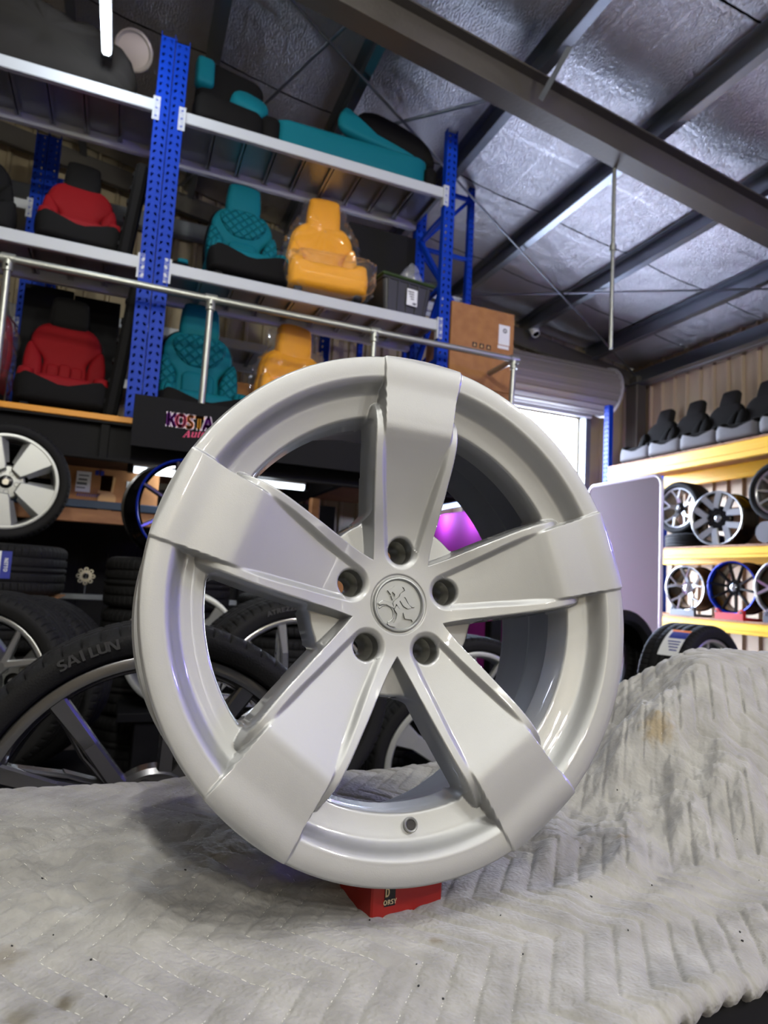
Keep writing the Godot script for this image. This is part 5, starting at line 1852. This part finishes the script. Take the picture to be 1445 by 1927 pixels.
	part(hb, "hook", one(func(m): m.tube([Vector3(0, 0.02, -0.005), Vector3(0, 0.02, -0.03), Vector3(0, -0.11, -0.03)], 0.004, 6)), M.steel_grey)
	# blue retail pack
	var bp := thing("retail_pack", "small blue retail pack on the tyre stack seen through the left opening", "packet", Vector3(0.95, 1.152, -3.8))
	part(bp, "pack", one(func(m): m.box(Vector3(0, 0.05, 0), Vector3(0.11, 0.1, 0.05), 0.004)), M.label_blue)
	part(bp, "pack_print", one(func(m):
		m.box(Vector3(-0.01, 0.072, 0.0255), Vector3(0.06, 0.016, 0.001))
		m.box(Vector3(0.0, 0.045, 0.0255), Vector3(0.08, 0.008, 0.001))), M.paper)
	# stored timber and cartons seen through the upper left opening
	var tp := solo("timber_post", "upright timber post under the mezzanine seen through the upper left opening", "post", one(func(m): m.box(Vector3(0, 0.93, 0), Vector3(0.07, 1.86, 0.05), 0.004)), M.ply, Vector3(1.32, 0, -4.9))
	tp.rotation.y = 0.2
	solo("cardboard_carton", "orange-brown carton behind the wheel's upper left opening", "box", one(func(m): m.box(Vector3(0, 0.16, 0), Vector3(0.5, 0.32, 0.3), 0.004)), M.card, Vector3(1.5, 1.16, -4.4))
	solo("side_cabinet", "black cabinet under the brown carton behind the wheel", "cabinet", one(func(m): m.box(Vector3(0, 0.58, 0), Vector3(0.6, 1.16, 0.4), 0.006)), M.black_steel, Vector3(1.55, 0, -4.42))
	# pinboards and green tags under the deck edge
	for p in [[0.04, 0.045], [0.98, 0.06]]:
		solo("hanging_tag", ["pale green tag hanging left of the tube lamp under the deck", "pale green tag hanging right of the tube lamp under the deck"][0 if p[0] < 0.5 else 1], "tag", one(func(m): m.box(Vector3(0, -0.03, 0), Vector3(p[1], 0.06, 0.004), 0.001)), M.tag_green, Vector3(p[0], 2.02, -4.7))
	# magenta lit display wall and its tube
	var d := thing("display_wall", "magenta fabric display wall lit by a bluish tube", "display", Vector3(3.02, 0, -5.6))
	part(d, "fabric", one(func(m): m.box(Vector3(0, 1.0, 0), Vector3(0.03, 1.96, 2.0), 0.004)), M.magenta)
	for z in [-1.0, 1.0]:
		part(d, "foot", one(func(m): m.box(Vector3(0, 0.01, z * 0.9), Vector3(0.4, 0.02, 0.05), 0.003)), M.black_steel)
	batten(Vector3(2.9, 2.03, -5.75), 1.2, false, 0.9, Color(0.72, 0.82, 1.0), "bluish tube lamp above the magenta display wall", 4.0)


func right_side() -> void:
	# yellow racking along the right wall
	var r := thing("yellow_rack", "yellow-beamed racking with blue uprights along the right wall", "rack", Vector3(5.0, 0, 0))
	var um := upright_mesh(0.08, 3.4, 0.06)
	for z in [-6.05, -3.0]:
		for x in [0.0, 0.8]:
			var u := part(r, "upright", um, M.rack_blue)
			u.position = Vector3(x, 0, z)
			u.rotation.y = -PI / 2
	for y in [[2.67, 0.15], [1.74, 0.1], [1.085, 0.1]]:
		for x in [0.0, 0.8]:
			part(r, "beam", one(func(m):
				m.box(Vector3(x, y[0] - y[1] * 0.5, -4.52), Vector3(0.05, y[1], 2.98), 0.005)
				m.box(Vector3(x - 0.028, y[0] - y[1] * 0.5, -4.52), Vector3(0.008, y[1] * 0.3, 2.98), 0.002)), M.rack_yellow)
		for k in 7:
			part(r, "shelf_board", one(func(m): m.box(Vector3(0.4, y[0] + 0.008, -5.8 + 0.425 * k), Vector3(0.86, 0.016, 0.42), 0.001)), M.ply)
	# seats on the top level, facing the aisle
	var zs := [-5.72, -5.29, -4.86, -4.43, -3.97]
	var ord := ["first", "second", "third", "fourth", "fifth"]
	for i in 5:
		var s := make_seat("bucket_seat", "black bucket seat with grey cushion front, %s from the door end of the yellow rack" % ord[i], M.seat_charcoal, M.seat_black, M.seat_grey, M.seat_charcoal, "grey", Vector3(5.24, 2.69, zs[i]), -PI / 2 + 0.1, 0.45, 0.82, "bucket seats on the yellow rack")
		s.get_node("backrest").material_override = M.seat_black
	var g := "wheels on the yellow rack"
	var f := Vector3(-1, 0.0, 0.12)
	loose_tyre("small tyre lying on the middle yellow shelf under a wheel", Vector3(5.25, 1.825, -5.05), Vector3.UP, 0.27, 0.18, 0.14, g)
	car_wheel("spoked wheel with tyre resting on a lying tyre on the middle yellow shelf", Vector3(5.06, 2.155, -5.09), f, 0.1, {"r": 0.2, "w": 0.22, "style": "y", "n": 5, "face": M.machined, "lip": M.machined, "inside": M.rim_inside, "tyre": 0.26, "lip_w": 0.01, "hub": M.wheel_black}, g)
	car_wheel("black and bright two-tone wheel with angled twin spokes on the middle yellow shelf", Vector3(4.98, 2.007, -4.55), f + Vector3(0, 0, 0.06), 0.25, {"r": 0.25, "w": 0.26, "style": "elbow", "n": 5, "face": M.machined, "lip": M.machined, "inside": M.wheel_black, "tyre": 0.0, "lip_w": 0.012, "hub": M.wheel_black, "hub_r": 0.46, "cap": M.chrome}, g)
	car_wheel("wheel with tyre at the right edge of the middle yellow shelf", Vector3(5.04, 2.2, -3.98), f, 0.2, {"r": 0.2, "w": 0.22, "style": "multi", "n": 10, "face": M.machined, "lip": M.machined, "inside": M.rim_inside, "tyre": 0.26, "lip_w": 0.012}, g)
	solo("cardboard_carton", "brown carton at the back of the middle yellow shelf", "box", one(func(m): m.box(Vector3(0, 0.2, 0), Vector3(0.3, 0.4, 0.5), 0.004)), M.card, Vector3(5.55, 1.757, -4.55))
	solo("carpet_roll", "short roll of grey carpet on the middle yellow shelf", "carpet", one(func(m):
		m.xf = Transform3D(Basis.from_euler(Vector3(0, PI / 2, 0)), Vector3(0, 0.09, 0))
		m.lathe([Vector2(0.0, -0.2), Vector2(0.09, -0.2), Vector2(0.09, 0.2), Vector2(0.0, 0.2)].map(func(p): return p), 24)), M.seat_grey, Vector3(5.12, 1.757, -4.0))
	var low := [[-4.95, 0.215, "y", 5, M.chrome, "chrome wheel with forked spokes on a grey stand on the lower yellow shelf", M.stand_grey, "grey plastic wheel stand"], [-4.42, 0.235, "multi", 10, M.wheel_black, "black many-spoked wheel with blue reflections painted on its glossy lip on a red stand on the lower yellow shelf", M.stand_red, "red plastic wheel stand"], [-3.93, 0.24, "y", 5, M.machined, "bright spoked wheel at the right edge of the lower yellow shelf", M.stand_grey, "dark plastic wheel stand at the right edge"]]
	for i in 3:
		var q: Array = low[i]
		car_wheel(q[5], Vector3(5.02, 1.15 + q[1], q[0]), f, 0.15 * i, {"r": q[1], "w": 0.24, "style": q[2], "n": q[3], "face": q[4], "lip": M.lip_blue if i == 1 else q[4], "inside": M.wheel_black, "tyre": 0.0, "lip_w": 0.01, "hub": q[4], "cap": M.chrome}, g)  # black wheel: blue lip colour is painted in place of blue reflections
		var s := thing("wheel_stand", ["grey plastic cradle under the chrome wheel", "red plastic cradle under the black wheel", "dark plastic cradle under the right edge wheel"][i], "stand", Vector3(5.02, 1.101, q[0]), "wheel stands on the yellow rack")
		s.rotation.y = -PI / 2
		part(s, "cradle", one(func(m):
			m.prism(PackedVector2Array([Vector2(-0.15, 0.0), Vector2(-0.15, 0.085), Vector2(-0.12, 0.095), Vector2(-0.08, 0.06), Vector2(0.08, 0.06), Vector2(0.12, 0.095), Vector2(0.15, 0.085), Vector2(0.15, 0.0)]), 0.0, 0.03, 0.004)
			m.box(Vector3(0, 0.012, -0.1), Vector3(0.3, 0.024, 0.2), 0.004)), q[6])
		for sx in [-1, 1]:
			part(s, "bolt", one(func(m): m.tube([Vector3(sx * 0.13, 0.068, 0.03), Vector3(sx * 0.13, 0.068, 0.038)], 0.01, 8)), M.chrome)
	# fabric banner on a tube frame in front of the rack
	var b := thing("fabric_banner", "grey-pink fabric banner with rounded corners in front of the yellow rack", "banner", Vector3(4.3, 0, -4.98))
	b.rotation.y = -PI / 2
	part(b, "fabric", one(func(m):
		m.xf.origin = Vector3(0, 1.22, 0)
		m.prism(rrect(0.96, 2.2, 0.09, 8), -0.012, 0.012, 0.004)), M.fabric_panel)
	part(b, "frame_tube", one(func(m):
		var pts: Array = []
		for p in rrect(0.97, 2.21, 0.09, 8):
			pts.append(Vector3(p.x, p.y + 1.22, 0))
		pts.append(pts[0])
		m.tube(pts, 0.017, 10, false)), M.panel_frame)
	for s in [-1, 1]:
		part(b, "foot", one(func(m): m.box(Vector3(s * 0.4, 0.06, 0), Vector3(0.05, 0.12, 0.4), 0.005)), M.black_steel)
